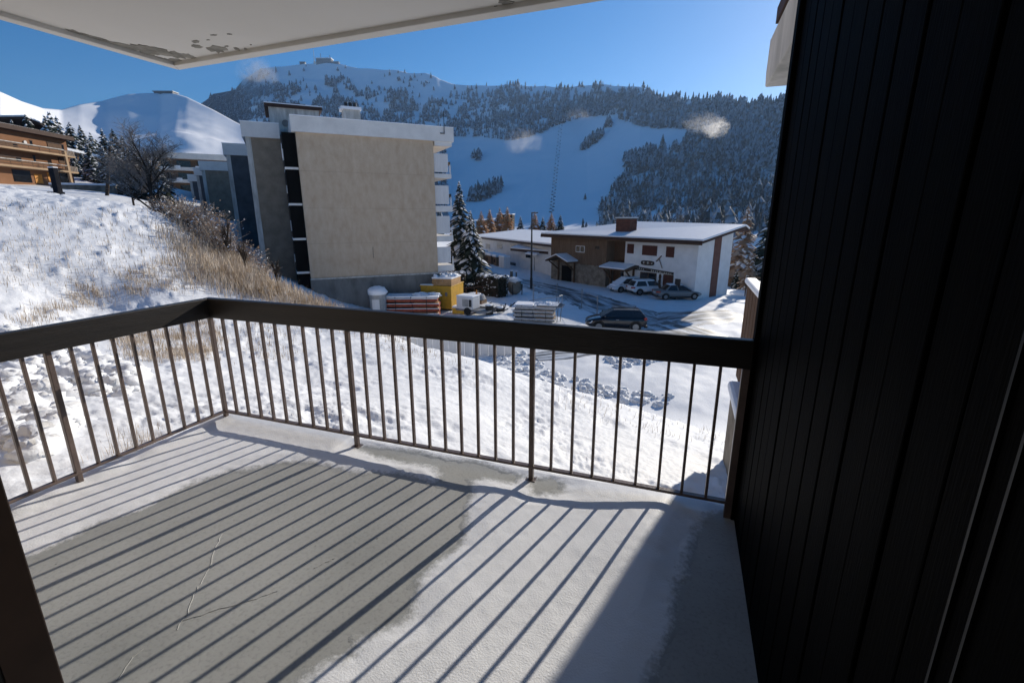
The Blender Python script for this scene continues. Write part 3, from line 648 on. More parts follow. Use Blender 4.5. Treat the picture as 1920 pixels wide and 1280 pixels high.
# side balconies seen edge on
for (ya, yb_, sa, sb) in ((288, 325, 325, 334), (348, 385, 385, 397), (405, 440, 441, 453), (463, 495, 496, 508)):
    z1 = fr.on(834, ya)[1]; z0 = fr.on(836, yb_)[1]; s1 = fr.on(838, sa + 1)[1]; s0 = fr.on(840, sb)[1]
    bl = box('balcony_slab', 'white_paint', ap, Wm + .01, Wm + 1.55, .1, 14, s0, s1)
    box('side_screen', 'white_panel', bl, Wm + .05, Wm + 1.28, .14, .2, z0 + .1, z1)
    for q in range(1, 7): box('screen_rib', 'white_panel', bl, Wm + .05 + q * .175, Wm + .065 + q * .175, .13, .139, z0 + .1, z1)
    box('front_rail', 'dark_metal', bl, Wm + 1.44, Wm + 1.5, .2, 14, s1 + .7, s1 + 1.0)
    box('rail_post', 'white_panel', bl, Wm + 1.42, Wm + 1.5, .12, .19, s1, s1 + .75)
box('wood_screen', 'brown_wood', ap, Wm + 1.0, Wm + 1.3, .24, .3, fr.on(836, 385)[1] + .1, fr.on(836, 350)[1])
for q in range(3): box('balcony_window', 'window_dark', ap, Wm + .002, Wm + .03, .6, 12, 4.2 + 2.62 * q, 6.1 + 2.62 * q)
# roof hut, chimneys, aerials
xa, za = fr.on(507, 236, 7.); xb, _ = fr.on(600, 230, 7.); _, zh = fr.on(540, 197, 7.)
hut = box('roof_hut', 'weathered_white', ap, xa, xb, 7, 12, zt1 - .4, zh - .25)
box('hut_roof', 'dark_roof_edge', hut, xa - .3, xb + .25, 6.7, 12.3, zh - .249, zh - .02)
box('hut_snow', 'snow_roof', hut, xa - .32, xb + .28, 6.68, 12.32, zh - .019, zh + .06)
box('roof_vent', 'dark_metal', hut, xa + .6, xa + 3.0, 8, 10, zh + .061, zh + .36)
m = MB(); cxx = (xa * .7 + xb * .3)
m.tube((cxx, 6.94, zt1 + .55), (cxx, 6.995, zt1 + .55), .28, n=16); m.build('vent_ring', 'plinth_concrete', hut)
xc, zc1 = fr.on(646, 232, 6.); xd, zc = fr.on(675, 205, 6.)
ch = box('chimney', 'weathered_white', ap, xc, xd, 6, 7.2, zt1 - .4, zc - .1)
box('chimney_cap', 'snow_roof', ch, xc - .2, xd + .1, 5.8, 7.4, zc - .099, zc + .12)
for q in range(3): MB().tube((xc + .3 + .38 * q, 6.5, zc + .12), (xc + .3 + .38 * q, 6.5, zc + .55), .14, .15, 8).build('chimney_pot', 'dark_metal', ch)
m = MB(); xe, _ = fr.on(631, 232, 6.); m.tube((xe, 6, zt1 - .3), (xe, 6, zt1 + 1.5), .035, n=5); m.tube((xe - .4, 6, zt1 + 1.35), (xe + .4, 6, zt1 + 1.35), .02, n=4); m.blob((xe, 6, zt1 + .35), .3, .3, .45, 3); m.build('aerial', 'dark_metal', ap)
m = MB(); m.tube((Wm + .9, -.3, zt0 + .55), (Wm + .9, -.3, zt1 + 1.2), .03, n=5); m.tube((Wm + .55, -.3, zt0 + .6), (Wm + .9, -.3, zt0 + .6), .035, n=5); m.build('bracket_mast', 'dark_metal', ap)

# --- ochre hotel on the left
HB = 6.3; frh = Fr(atd(0, 300, 62), math.atan2(45.76 - 37.46, -82.5 + 78.99), HB)   # front runs away from us
zr = 12.55 - HB
ho = thing('ochre_hotel', 'ochre plastered hotel with two long timber balconies at the left edge', 'building', frh.P, frh.a)
x1 = frh.on(122, 260)[0]; x0 = -14
# local y>0 is left (behind the front); front faces y<0
box('wall', 'hotel_ochre', ho, x0, x1, 0, 12, -2, zr - .55)
MB().prism([(x0, zr - .55), (x1 + .3, zr - .62), (x1 + .3, zr - .1), (x0, zr + .1)], -1.0, 12).build('roof', 'dark_roof_edge', ho)
MB().prism([(x0, zr + .11), (x1 + .32, zr - .09), (x1 + .32, zr + .02), (x0, zr + .25)], -.4, 12).build('roof_snow', 'snow_roof', ho)
def hwin(pa, pb, qa, qb, m='brown_wood', name='window', d=.06):
    a, z1 = frh.on(pa, qa); b, z0 = frh.on(pb, qb); a = max(a, x0 + .1)
    w = box(name, 'window_dark', ho, a, b, -.02, .2, z0, z1)
    if m: box('shutter', m, w, a + .04, b - (b - a) * .16, -d, -.021, z0 + .03, z1 - .03)
    box('frame', 'dark_roof_edge', w, a - .06, b + .06, -.05, -.022, z1, z1 + .1)
hwin(-40, 35, 258, 278); hwin(87, 121, 267, 283); hwin(-30, 41, 288, 304); hwin(108, 127, 296, 308); hwin(55, 62, 264, 274, None); hwin(61, 68, 292, 304, None)
def hz(px, py): return frh.on(px, py)[1]
for (ya, yb2, pe) in ((267, 279, 99), (298, 311, 106)):
    z1 = hz(40, ya + 4); z0 = hz(40, yb2 + 2); xe = frh.on(pe, yb2)[0]
    sl = box('balcony', 'hotel_cream', ho, x0, xe + .2, -1.3, -.001, z0 - .22, z0)
    box('balcony_end', 'hotel_cream', ho, xe + .21, x1 - .05, -.9, -.001, z0 - .22, z0)
    box('top_rail', 'weathered_white', sl, x0, xe + .15, -1.32, -1.22, z1 - .09, z1)
    for q in range(2): box('rail_board', 'brown_wood', sl, x0, xe + .1, -1.27, -1.23, z0 + .1 + q * .3, z0 + .24 + q * .3)
    xx = x0 + .4
    while xx < xe: box('rail_post', 'brown_wood', sl, xx, xx + .08, -1.228, -1.2, z0, z1 - .09); xx += 1.5
    eb = box('end_rail', 'frost_twig', ho, xe + .25, x1 - .1, -.88, -.84, z0, z1 - .02)
    for q in range(8): box('rail_slat', 'old_board', eb, xe + .3 + q * (x1 - xe - .45) / 8, xe + .38 + q * (x1 - xe - .45) / 8, -.9, -.881, z0 + .02, z1 - .05)
box('column', 'hotel_cream', ho, frh.on(103, 285)[0], frh.on(107, 285)[0], -1.25, -1.0, -1, hz(103, 283))
a, z1 = frh.on(21, 317); b, z0 = frh.on(59, 335); box('garage_opening', 'window_dark', ho, a, b, -.03, .1, -.5, z1)
for (pa, pb, qa, qb) in ((63, 79, 326, 334), (87, 99, 323, 333)):
    a, z1 = frh.on(pa, qa); b, _ = frh.on(pb, qb); box('door', 'orange_wood', ho, a, b, -.06, -.001, -.5, z1)
a, z1 = frh.on(110, 322); b, _ = frh.on(131, 333); box('shop_window', 'window_dark', ho, a, b, -.04, .1, -.3, z1)
m = MB(); a, z_ = frh.on(46, 267); m.tube((a, -.12, z_), (a, -.02, z_), .22, n=12); m.build('dish', 'white_paint', ho)

# --- small chalet right of the hotel
fs = Fr(atd(133, 320, 84), frh.a - .25, atd(160, 333, 84)[2])
sc_ = thing('small_chalet', 'small timber chalet with snowy roof just right of the ochre hotel', 'building', fs.P, fs.a)
box('wall', 'weathered_white', sc_, .1, 8, 0, 7, -1, 2.3); box('upper_wall', 'old_board', sc_, 0, 4.5, -.3, 7, 2.31, 4.2)
MB().prism([(-.5, 4.21), (6.2, 3.5), (6.2, 3.85), (-.5, 4.6)], -.9, 7).build('roof', 'snow_roof', sc_)
MB().prism([(-.4, 2.32), (9, 1.5), (9, 1.75), (4.6, 2.9)], -1.6, -.31).build('lower_roof', 'snow_roof', sc_)
for q in range(4): box('window', 'window_dark', sc_, .6 + q * 1.0, 1.2 + q * 1.0, -.33, -.299, 2.7, 3.7)
for q in range(3): box('opening', 'black_void', sc_, .6 + q * 1.7, 1.6 + q * 1.7, -.02, .1, -.2, 1.7)
# --- roof behind the hotel
fb = Fr(atd(45, 240, 100), frh.a - .1, atd(60, 250, 100)[2])
bh = thing('brown_roofed_house', 'dark brown roofed house peeking above the hotel roof', 'building', fb.P, fb.a)
box('wall', 'brown_wood', bh, 0, 6, 0, 8, -3, .6)
MB().prism([(-.5, 2.4), (8, .6), (8, 1.0), (-.5, 2.9)], -1.2, 8).build('roof', 'dark_roof_edge', bh)
MB().prism([(-.5, 2.91), (8, 1.01), (8, 1.25), (-.5, 3.2)], -1.25, 8).build('roof_snow', 'snow_roof', bh)
# --- terraced block with white balcony bands
ft = Fr(atd(312, 340, 118), R(48), atd(340, 410, 118)[2])
tb = thing('terraced_block', 'long apartment block with stacked white balcony bands behind the bare tree', 'building', ft.P, ft.a)
box('wall', 'old_board', tb, -1, 30, 0, 10, -4, 13.6)
MB().box(-1.5, 30, -1.6, 10, 13.61, 14.9).build('roof_band', 'white_paint', tb)
for q in range(5):
    z = 0. + q * 2.75; s_ = box('balcony', 'white_paint', tb, -1.2, 30, -1.5, -.01, z, z + .75)
    for j in range(6): box('planter', 'snow_roof', s_, -2 + j * 4.2, -.8 + j * 4.2, -1.7, -1.51, z + .3, z + 1.05)
    for j in range(6): box('window', 'window_dark', tb, -1.6 + j * 4.2, 1.2 + j * 4.2, -.05, .1, z + .85, z + 2.3)
# low walls and garden shed up the street
fg = Fr(atd(95, 352, 62), frh.a - .9, atd(95, 358, 62)[2])
gw = thing('garden_wall', 'low stone garden wall with a thick snow cap below the hotel', 'wall', fg.P, fg.a - .3)
box('wall', 'stone_base', gw, 0, 6.5, 0, .5, -1, .75); MB().box(-.1, 6.6, -.15, .7, .751, 1.0).build('snow_cap', 'snow_roof', gw, bevel=.08)
fg = Fr(atd(178, 300, 100), R(60), atd(178, 312, 100)[2])
gs = thing('garden_shed', 'small green-grey shed among the conifers behind the chalet', 'shed', fg.P, R(20))
box('wall', 'grey_metal', gs, 0, 4.5, 0, 3, -2, 2.6); MB().box(-.2, 4.7, -.3, 3.2, 2.61, 2.85).build('roof', 'snow_roof', gs)
for q in range(2): box('window', 'window_dark', gs, .7 + q * 1.8, 1.6 + q * 1.8, -.03, .05, .8, 1.9)

# --- restaurant chalet
frc = Fr(atz(1033, 522, YARD), R(-33.0), YARD)
cl = thing('restaurant_chalet', 'snow-roofed chalet with weathered board wing and white shop front', 'building', frc.P, frc.a)
ze = -.95 - YARD
box('stone_wall', 'stone_base', cl, 0, 9.45, .02, 6, -.6, 2.38)
bw = box('board_wall', 'old_board', cl, -.02, 9.5, -.06, 6, 2.39, ze - .02)
for q in range(48): box('board', 'old_board', bw, .0 + q * .198, .17 + q * .198, -.06 - random.uniform(.012, .03), -.0605, 2.34 - random.uniform(0, .25) * (q % 3 == 0), ze - .05)
box('recess_wall', 'brown_wood', cl, 9.51, 11.95, 1.3, 6, -.6, ze)
wf = box('shop_front', 'chalet_white', cl, 12.0, 20.9, .17, 1.6, -.6, ze)
MB().prismx([(1.601, -.8), (6.3, -.8), (6.3, ze + 1.1), (1.601, ze + .4)], 12.0, 20.9).build('gable_wall', 'chalet_white', cl)
MB().prismx([(2.9, -.8), (4.1, -.8), (4.1, ze + .8), (2.9, ze + .6)], 20.905, 20.96).build('gable_panel', 'red_brown_wall', cl)
MB().prismx([(.1, ze + .01), (6.3, ze + .01), (6.3, ze + 1.16)], 20.6, 20.895).build('gable_top', 'chalet_white', cl)
box('back_wall', 'chalet_white', cl, .0, 14, 6.31, 12, -2, ze)
# roof: eave A-B in front, ridge D-C, hip on the left
A = (-1.1, -.95, ze + .05); B = (21.9, -.95, ze + .05); C_ = (21.9, 6.6, ze + 1.32); D = (8.0, 6.6, ze + 1.5); E_ = (-1.1, 13.5, ze + .05); G_ = (21.9, 7.4, ze + 1.0)
def roofsheet(name, m, dz, th, off=0.):
    top = [np.array(p) + (0, 0, dz + th) for p in (A, B, C_, D, E_, G_)]; bot = [np.array(p) + (0, 0, dz) for p in (A, B, C_, D, E_, G_)]
    f = [(0, 1, 2, 3), (0, 3, 4), (3, 2, 5, 4)]
    return MB().add(top + bot, f + [tuple(i + 6 for i in q[::-1]) for q in f] + [(0, 6, 7, 1), (1, 7, 8, 2), (2, 8, 11, 5), (0, 4, 10, 6), (4, 5, 11, 10)]).build(name, m, cl)
rf = roofsheet('roof', 'dark_roof_edge', -.02, .26)
rs = roofsheet('roof_snow', 'snow_roof', .245, .16)
for o in (rs,): o.scale = (1.004, 1.004, 1); o.modifiers.new('b', 'BEVEL').width = .05
MB().prismx([(-.97, ze - .1), (-.9, ze - .1), (-.9, ze + .03), (-.97, ze + .03)], -1.1, 21.9).build('fascia', 'brown_wood', cl)
chm = box('chimney', 'brick_chimney', cl, 9.6, 11.6, 1.2, 2.4, ze - .1, 1.25 - YARD)
box('chimney_cap', 'plinth_concrete', chm, 9.45, 11.75, 1.05, 2.55, 1.251 - YARD, 1.36 - YARD)
box('cap_snow', 'snow_roof', chm, 9.5, 11.7, 1.1, 2.5, 1.365 - YARD, 1.46 - YARD, bevel=.03)
for zz in (.1, .45, .8): box('brick_band', 'dark_roof_edge', chm, 9.58, 11.62, 1.18, 2.42, zz - YARD, zz + .05 - YARD)
# openings
def cwin(px0, py0, px1, py1, y, name, m, d=.04, frame=None):
    a, z1 = frc.on(px0, py0, y); b, z0 = frc.on(px1, py1, y)
    o = box(name, m, cl, a, b, y - d, y + .05, z0, z1)
    if frame:
        for q in ((a - .06, b + .06, z1 + .001, z1 + .08), (a - .06, b + .06, z0 - .08, z0 - .001)): box('frame', frame, o, q[0], q[1], y - d - .02, y, q[2], q[3])
        for q in (a - .08, (a + b) / 2 - .03, b + .01): box('frame', frame, o, q, q + .07, y - d - .022, y, z0, z1)
    return o
def slats(o, y, a, b, z0, z1, n, horiz):
    for k in range(n):
        if horiz: box('slat', 'shutter_red', o, a + .03, b - .03, y - .065, y - .041, z0 + (z1 - z0) * (k + .1) / n, z0 + (z1 - z0) * (k + .85) / n)
        else: box('slat', 'shutter_red', o, a + (b - a) * (k + .06) / n, a + (b - a) * (k + .92) / n, y - .065, y - .041, z0 + .02, z1 - .02)
for (p, hzt) in (((1177, 457, 1188, 475.5), False), ((1205, 459.5, 1231.5, 480), True), ((1250, 462, 1263.5, 483), False)):
    o = cwin(*p, .17, 'shutter', 'shutter_red'); a, z1 = frc.on(p[0], p[1], .17); b, z0 = frc.on(p[2], p[3], .17); slats(o, .17, a, b, z0, z1, 6 if not hzt else 9, hzt)
cwin(1202, 510.5, 1229, 531, .17, 'shop_window', 'window_dark', frame='brown_wood')
cwin(1245.5, 515.5, 1260, 538, .17, 'door', 'shutter_red', frame='brown_wood')
cwin(1081, 461.5, 1095.5, 472.5, -.09, 'window', 'window_dark', frame='white_paint')
cwin(1117, 461, 1123, 467, -.09, 'vent', 'window_dark', frame='old_board')
# oval sign, lettered board, crossed ornament
a, z1 = frc.on(1203, 487.5, .17); b, z0 = frc.on(1226.5, 498.5, .17); cxm, czm, rx_, rz_ = (a + b) / 2, (z0 + z1) / 2, (b - a) / 2, (z1 - z0) / 2
ring = []
for k in range(24):
    t = 2 * math.pi * k / 24; ring.append((cxm + math.copysign(abs(math.cos(t)) ** .6, math.cos(t)) * rx_, czm + math.copysign(abs(math.sin(t)) ** .6, math.sin(t)) * rz_))
sg = MB().prism(ring, .06, .165).build('oval_sign', 'shop_sign', cl)
for (q, w_, h_, mm) in ((-.55, .22, .28, 'letter_cream'), (-.25, .3, .16, 'red_brown_wall'), (.12, .26, .3, 'letter_cream'), (.42, .3, .2, 'red_brown_wall'), (.72, .14, .22, 'letter_cream')):
    MB().blob((cxm + q * rx_, .05, czm + .05 * rz_), w_ * rx_ * .6, .012, h_ * rz_ * 1.6, int(q * 100) + 90, 7, 5, .5).build('sign_motif', mm, sg)
a, z1 = frc.on(1192, 499, .17); b, z0 = frc.on(1263, 515, .17)
sb_ = MB().prism([(a, z1 - .0), (b, z0 + .22), (b, z0), (a, z1 - .35)], .02, .165).build('lettered_board', 'shop_sign', cl)
for k in range(17):        # worn lettering, a row of narrow cream strokes
    if k in (4, 5, 6): continue
    f_ = .06 + k * .055; xx = a + (b - a) * f_; zz = z1 + (z0 + .2 - z1) * f_ - .24; hh = .16 * (1 if k % 3 else .8)
    box('letter', 'letter_cream', sb_, xx, xx + .11 + .04 * (k % 2), .006, .019, zz, zz + hh)
m = MB(); a, z1 = frc.on(1236, 484, .1); b, z0 = frc.on(1242, 503, .1)
m.tube((a, .06, z1), (b, .06, z0), .04, n=5); m.tube((a - .3, .06, z1 - .35), (a + .28, .06, z1 + .25), .06, n=5); m.build('hay_rake', 'old_board', cl)
m = MB(); a, z1 = frc.on(1238, 512, 0); m.blob((a, .0, .9), .18, .12, .9, 5, 8, 6, .35); m.blob((a, .0, 1.9), .14, .12, .28, 6, 8, 6, .2); m.build('carved_figure', 'brown_wood', cl)
# porches
def porch(px, wid, peak, name):
    a, z = frc.on(px, 490, -1.2)
    p_ = MB().add([(a - wid / 2, -1.9, peak - .75), (a + wid / 2, -1.9, peak - .75), (a, -1.9, peak), (a - wid / 2, .0, peak - .75), (a + wid / 2, .0, peak - .75), (a, .0, peak), (a - wid / 2, -1.9, peak - .9), (a + wid / 2, -1.9, peak - .9), (a, -1.9, peak - .15), (a - wid / 2, 0, peak - .9), (a + wid / 2, 0, peak - .9), (a, 0, peak - .15)],
        [(0, 2, 5, 3), (2, 1, 4, 5), (6, 9, 11, 8), (8, 11, 10, 7), (0, 6, 8, 2), (2, 8, 7, 1), (0, 3, 9, 6), (1, 7, 10, 4)]).build(name, 'brown_wood', cl)
    MB().add([(a - wid / 2 - .05, -1.95, peak - .74), (a, -1.95, peak + .01), (a + wid / 2 + .05, -1.95, peak - .74), (a - wid / 2 - .05, 0, peak - .74), (a, 0, peak + .01), (a + wid / 2 + .05, 0, peak - .74), (a - wid / 2 - .05, -1.95, peak - .6), (a, -1.95, peak + .15), (a + wid / 2 + .05, -1.95, peak - .6), (a - wid / 2 - .05, 0, peak - .6), (a, 0, peak + .15), (a + wid / 2 + .05, 0, peak - .6)],
        [(0, 1, 7, 6), (1, 2, 8, 7), (6, 7, 10, 9), (7, 8, 11, 10), (0, 6, 9, 3), (2, 5, 11, 8)]).build('porch_snow', 'snow_roof', p_)
    for s_ in (-1, 1):
        MB().tube((a + s_ * wid * .36, -.05, peak - 2.0), (a + s_ * wid * .36, -1.7, peak - .85), .09, n=6).build('brace', 'brown_wood', p_)
        box('post', 'brown_wood', p_, a + s_ * wid * .36 - .09, a + s_ * wid * .36 + .09, -.16, -.02, -.5, peak - .8)
    box('porch_door', 'black_void', p_, a - wid * .22, a + wid * .22, -.06, -.001, -.4, 1.9)
porch(1050, 4.0, 3.35, 'entrance_porch'); 
a0, _ = frc.on(1140, 500, 0.); b0, _ = frc.on(1196, 500, 0.)
po = MB().prismx([(-1.6, 2.25), (1.29, 2.9), (1.29, 3.05), (-1.6, 2.4)], a0, b0).build('side_canopy', 'brown_wood', cl)
MB().prismx([(-1.65, 2.405), (.1, 2.80), (.1, 2.95), (-1.65, 2.55)], a0 + .1, b0 - .5).build('canopy_snow', 'snow_roof', po)
for xx in (a0 + .4, b0 - .6):
    MB().tube((xx, .1, 1.0), (xx, -1.3, 2.3), .09, n=6).build('brace', 'brown_wood', po); box('post', 'brown_wood', po, xx - .09, xx + .09, .0, .18, -.5, 2.4)
box('recess_door', 'window_dark', po, a0 + .9, b0 - 1.0, 1.2, 1.29, -.4, 1.9)
# deck at the far right behind
dk = thing('terrace_deck', 'small snow-covered wooden terrace behind the chalet gable', 'terrace', frc.P + frc.u * 22.5 + frc.v * 7 + UZ * 0, frc.a)
box('floor', 'old_board', dk, 0, 4, 0, 3, .9, 1.1); box('deck_snow', 'snow_roof', dk, -.02, 4.02, -.02, 3, 1.101, 1.25)
for q in range(5): box('post', 'brown_wood', dk, q * .97, q * .97 + .1, -.1, -.03, -1, 2.0)
box('rail', 'brown_wood', dk, 0, 4, -.16, -.11, 1.85, 1.98)

# --- low annexe left of the chalet
frl = Fr(atz(899, 486, YARD), math.atan2(*((atz(1000, 509, YARD) - atz(899, 486, YARD))[[1, 0]])), YARD)
la = thing('low_annexe', 'long low white building with flat snowy roof left of the chalet', 'building', frl.P, frl.a)
xe = frl.on(1035, 470)[0]; zl = frl.on(930, 450)[1]
box('wall', 'chalet_white', la, -1, xe + 2, 0, 9, -1, zl)
box('roof_edge', 'dark_roof_edge', la, -1.6, xe + 2, -.7, 9.5, zl + .001, zl + .3)
MB().prismx([(-.75, zl + .301), (9.5, zl + .301), (9.5, zl + 1.5), (-.75, zl + .5)], -1.65, xe + 2).build('roof_snow', 'snow_roof', la)
for (pa, pb) in ((911, 919), (932, 942), (957, 967)):
    a, z1 = frl.on(pa, 457); b, z0 = frl.on(pb, 466); w = box('window', 'window_dark', la, a, b, -.03, .05, z0, z1); box('sill', 'white_paint', w, a - .1, b + .1, -.12, -.001, z0 - .12, z0 - .001)
a, z1 = frl.on(957, 491); b, z0 = frl.on(967, 499); box('cellar_window', 'window_dark', la, a, b, -.03, .05, z0, z1)
# linking wing
f2 = Fr(atz(985, 507, YARD), frc.a, YARD)
lw = thing('linking_wing', 'small white wing with snowy lean-to roof between annexe and chalet', 'building', f2.P, f2.a)
xe = f2.on(1033, 500)[0]; zl = f2.on(1000, 470)[1]
box('wall', 'chalet_white', lw, -1.0, xe + 2, 0, 5, -1, zl)
MB().prismx([(-.9, zl), (5, zl + 1.5), (5, zl + 1.9), (-.9, zl + .3)], -2.5, xe + 3).build('roof', 'snow_roof', lw)
box('fascia', 'dark_roof_edge', lw, -2.5, xe + 3, -.95, -.91, zl - .2, zl + .15)
a, z1 = f2.on(1002, 483); b, z0 = f2.on(1010, 507); box('door', 'grey_plastic', lw, a, b, -.05, .02, -.3, z1); box('dark_doorway', 'black_void', lw, b + .4, b + 2.2, -.04, .02, -.3, z1 - .1)
a, z1 = f2.on(986, 472); b, z0 = f2.on(998, 484); box('window', 'window_dark', lw, a, b, -.04, .02, z0, z1)
MB().prismx([(-1.5, z1 - .2), (0, z1 + .35), (0, z1 + .5), (-1.5, z1 - .02)], f2.on(999, 483)[0], f2.on(1020, 483)[0]).build('door_canopy', 'snow_roof', lw)
# --- dark-roofed lodge behind the larches
fd = Fr(atd(893, 425, 190), R(12), atd(893, 445, 190)[2])
ld = thing('distant_lodge', 'dark-walled lodge with snowy stepped roof at the foot of the piste', 'building', fd.P, fd.a)
box('wall', 'dark_roof_edge', ld, 0, 10, 0, 8, -3, 6.2); box('tower', 'black_void', ld, 8, 14, 1, 8, -3, 8.6)
MB().prism([(-.5, 6.21), (8, 6.8), (8, 7.4), (-.5, 6.7)], -1, 8).build('roof', 'snow_roof', ld); MB().box(7.8, 14.2, .5, 8.2, 8.61, 8.9).build('tower_roof', 'snow_roof', ld)
for q in range(4): box('window', 'window_dark', ld, .8 + q * 1.8, 1.8 + q * 1.8, -.05, .05, 3.6, 5)
# hut and mast on the summit, lift station on the left hill
px_ = 612; q = bgrid(np.array([612.]), np.array([1.])); fu = (float(q[0][0]), float(q[1][0]), float(q[2][0]))
su = thing('summit_station', 'grey lift station with masts on the highest summit', 'building', fu, YAW)
box('hall', 'plinth_concrete', su, -38, 18, 0, 25, -6, 15); box('roof', 'snow_roof', su, -40, 20, -2, 26, 15.1, 17.5); box('annexe', 'plinth_concrete', su, 18.1, 45, 3, 20, -10, 6)
for x_, h_ in ((-22, 34), (12, 28), (2, 22)): MB().tube((x_, 8, 10), (x_, 8, h_), 1.0, n=5).build('mast', 'dark_metal', su)
q = bgrid(np.array([590.]), np.array([1.])); um = thing('radio_mast', 'thin pale radio mast left of the summit station', 'mast', (float(q[0][0]), float(q[1][0]), float(q[2][0])), YAW)
MB().tube((0, 0, -4), (0, 0, 48), 1.6, .8, 6).build('pole', 'white_paint', um); box('cabin', 'white_paint', um, -3, 8, -3, 3, -5, 6)
q = bgrid(np.array([567.]), np.array([1.])); uh = thing('summit_hut', 'tiny dark hut on the left end of the summit ridge', 'hut', (float(q[0][0]), float(q[1][0]), float(q[2][0])), YAW)
box('wall', 'dark_metal', uh, -10, 10, 0, 10, -6, 6); box('roof', 'dark_roof_edge', uh, -11, 11, -1, 11, 6.1, 8)
q = agrid(np.array([306.]), np.array([1.])); hs_ = thing('hilltop_station', 'long dark lift building on top of the round left hill', 'building', (float(q[0][0]), float(q[1][0]), float(q[2][0])), YAW)
box('hall', 'dark_metal', hs_, -22, 22, 0, 20, -10, 3.5); box('roof', 'grey_metal', hs_, -24, 24, -2, 21, 3.6, 5.2)

# ================================================================ ROAD, VEHICLES, YARD
def strip(name, pts, widths, lift=.03, n=60):
    P = np.array([atz(x, y, YARD)[:2] for x, y in pts]); s_ = np.r_[0, np.cumsum(np.linalg.norm(np.diff(P, axis=0), axis=1))]
    tt = np.linspace(0, s_[-1], n); cx = np.interp(tt, s_, P[:, 0]); cy = np.interp(tt, s_, P[:, 1])
    for _ in range(3):
        cx[1:-1] = (cx[:-2] + cx[1:-1] * 2 + cx[2:]) / 4; cy[1:-1] = (cy[:-2] + cy[1:-1] * 2 + cy[2:]) / 4
    dx = np.gradient(cx); dy = np.gradient(cy); L = np.hypot(dx, dy); nx, ny = -dy / L, dx / L
    w = np.interp(tt, s_, widths); k = np.linspace(-1, 1, 11)
    X = cx[:, None] + nx[:, None] * w[:, None] * k / 2; Y = cy[:, None] + ny[:, None] * w[:, None] * k / 2
    Zs = ground_h(X, Y) + lift * (1 - np.abs(k) ** 6 * 2)[None]
    uv = np.stack([np.broadcast_to(k * 2.5, X.shape), np.broadcast_to(tt[:, None], X.shape)], -1).reshape(-1, 2)
    o = npmesh(name, np.stack([X, Y, Zs], -1).reshape(-1, 3), gridquads(n, 11), 'slushy_asphalt', uv=uv); o['kind'] = 'structure'; return o
strip('road', [(862, 512), (930, 522), (1010, 536), (1090, 556), (1150, 580), (1230, 608), (1330, 640)], [4, 4.5, 5, 5.5, 6.5, 6, 5], n=90)
strip('parking_track', [(1150, 640), (1190, 612), (1280, 596), (1390, 590)], [4, 5, 6, 5])
strip('melt_track', [(1000, 668), (1060, 662), (1120, 655)], [2.2, 2.6, 2.0], .06)

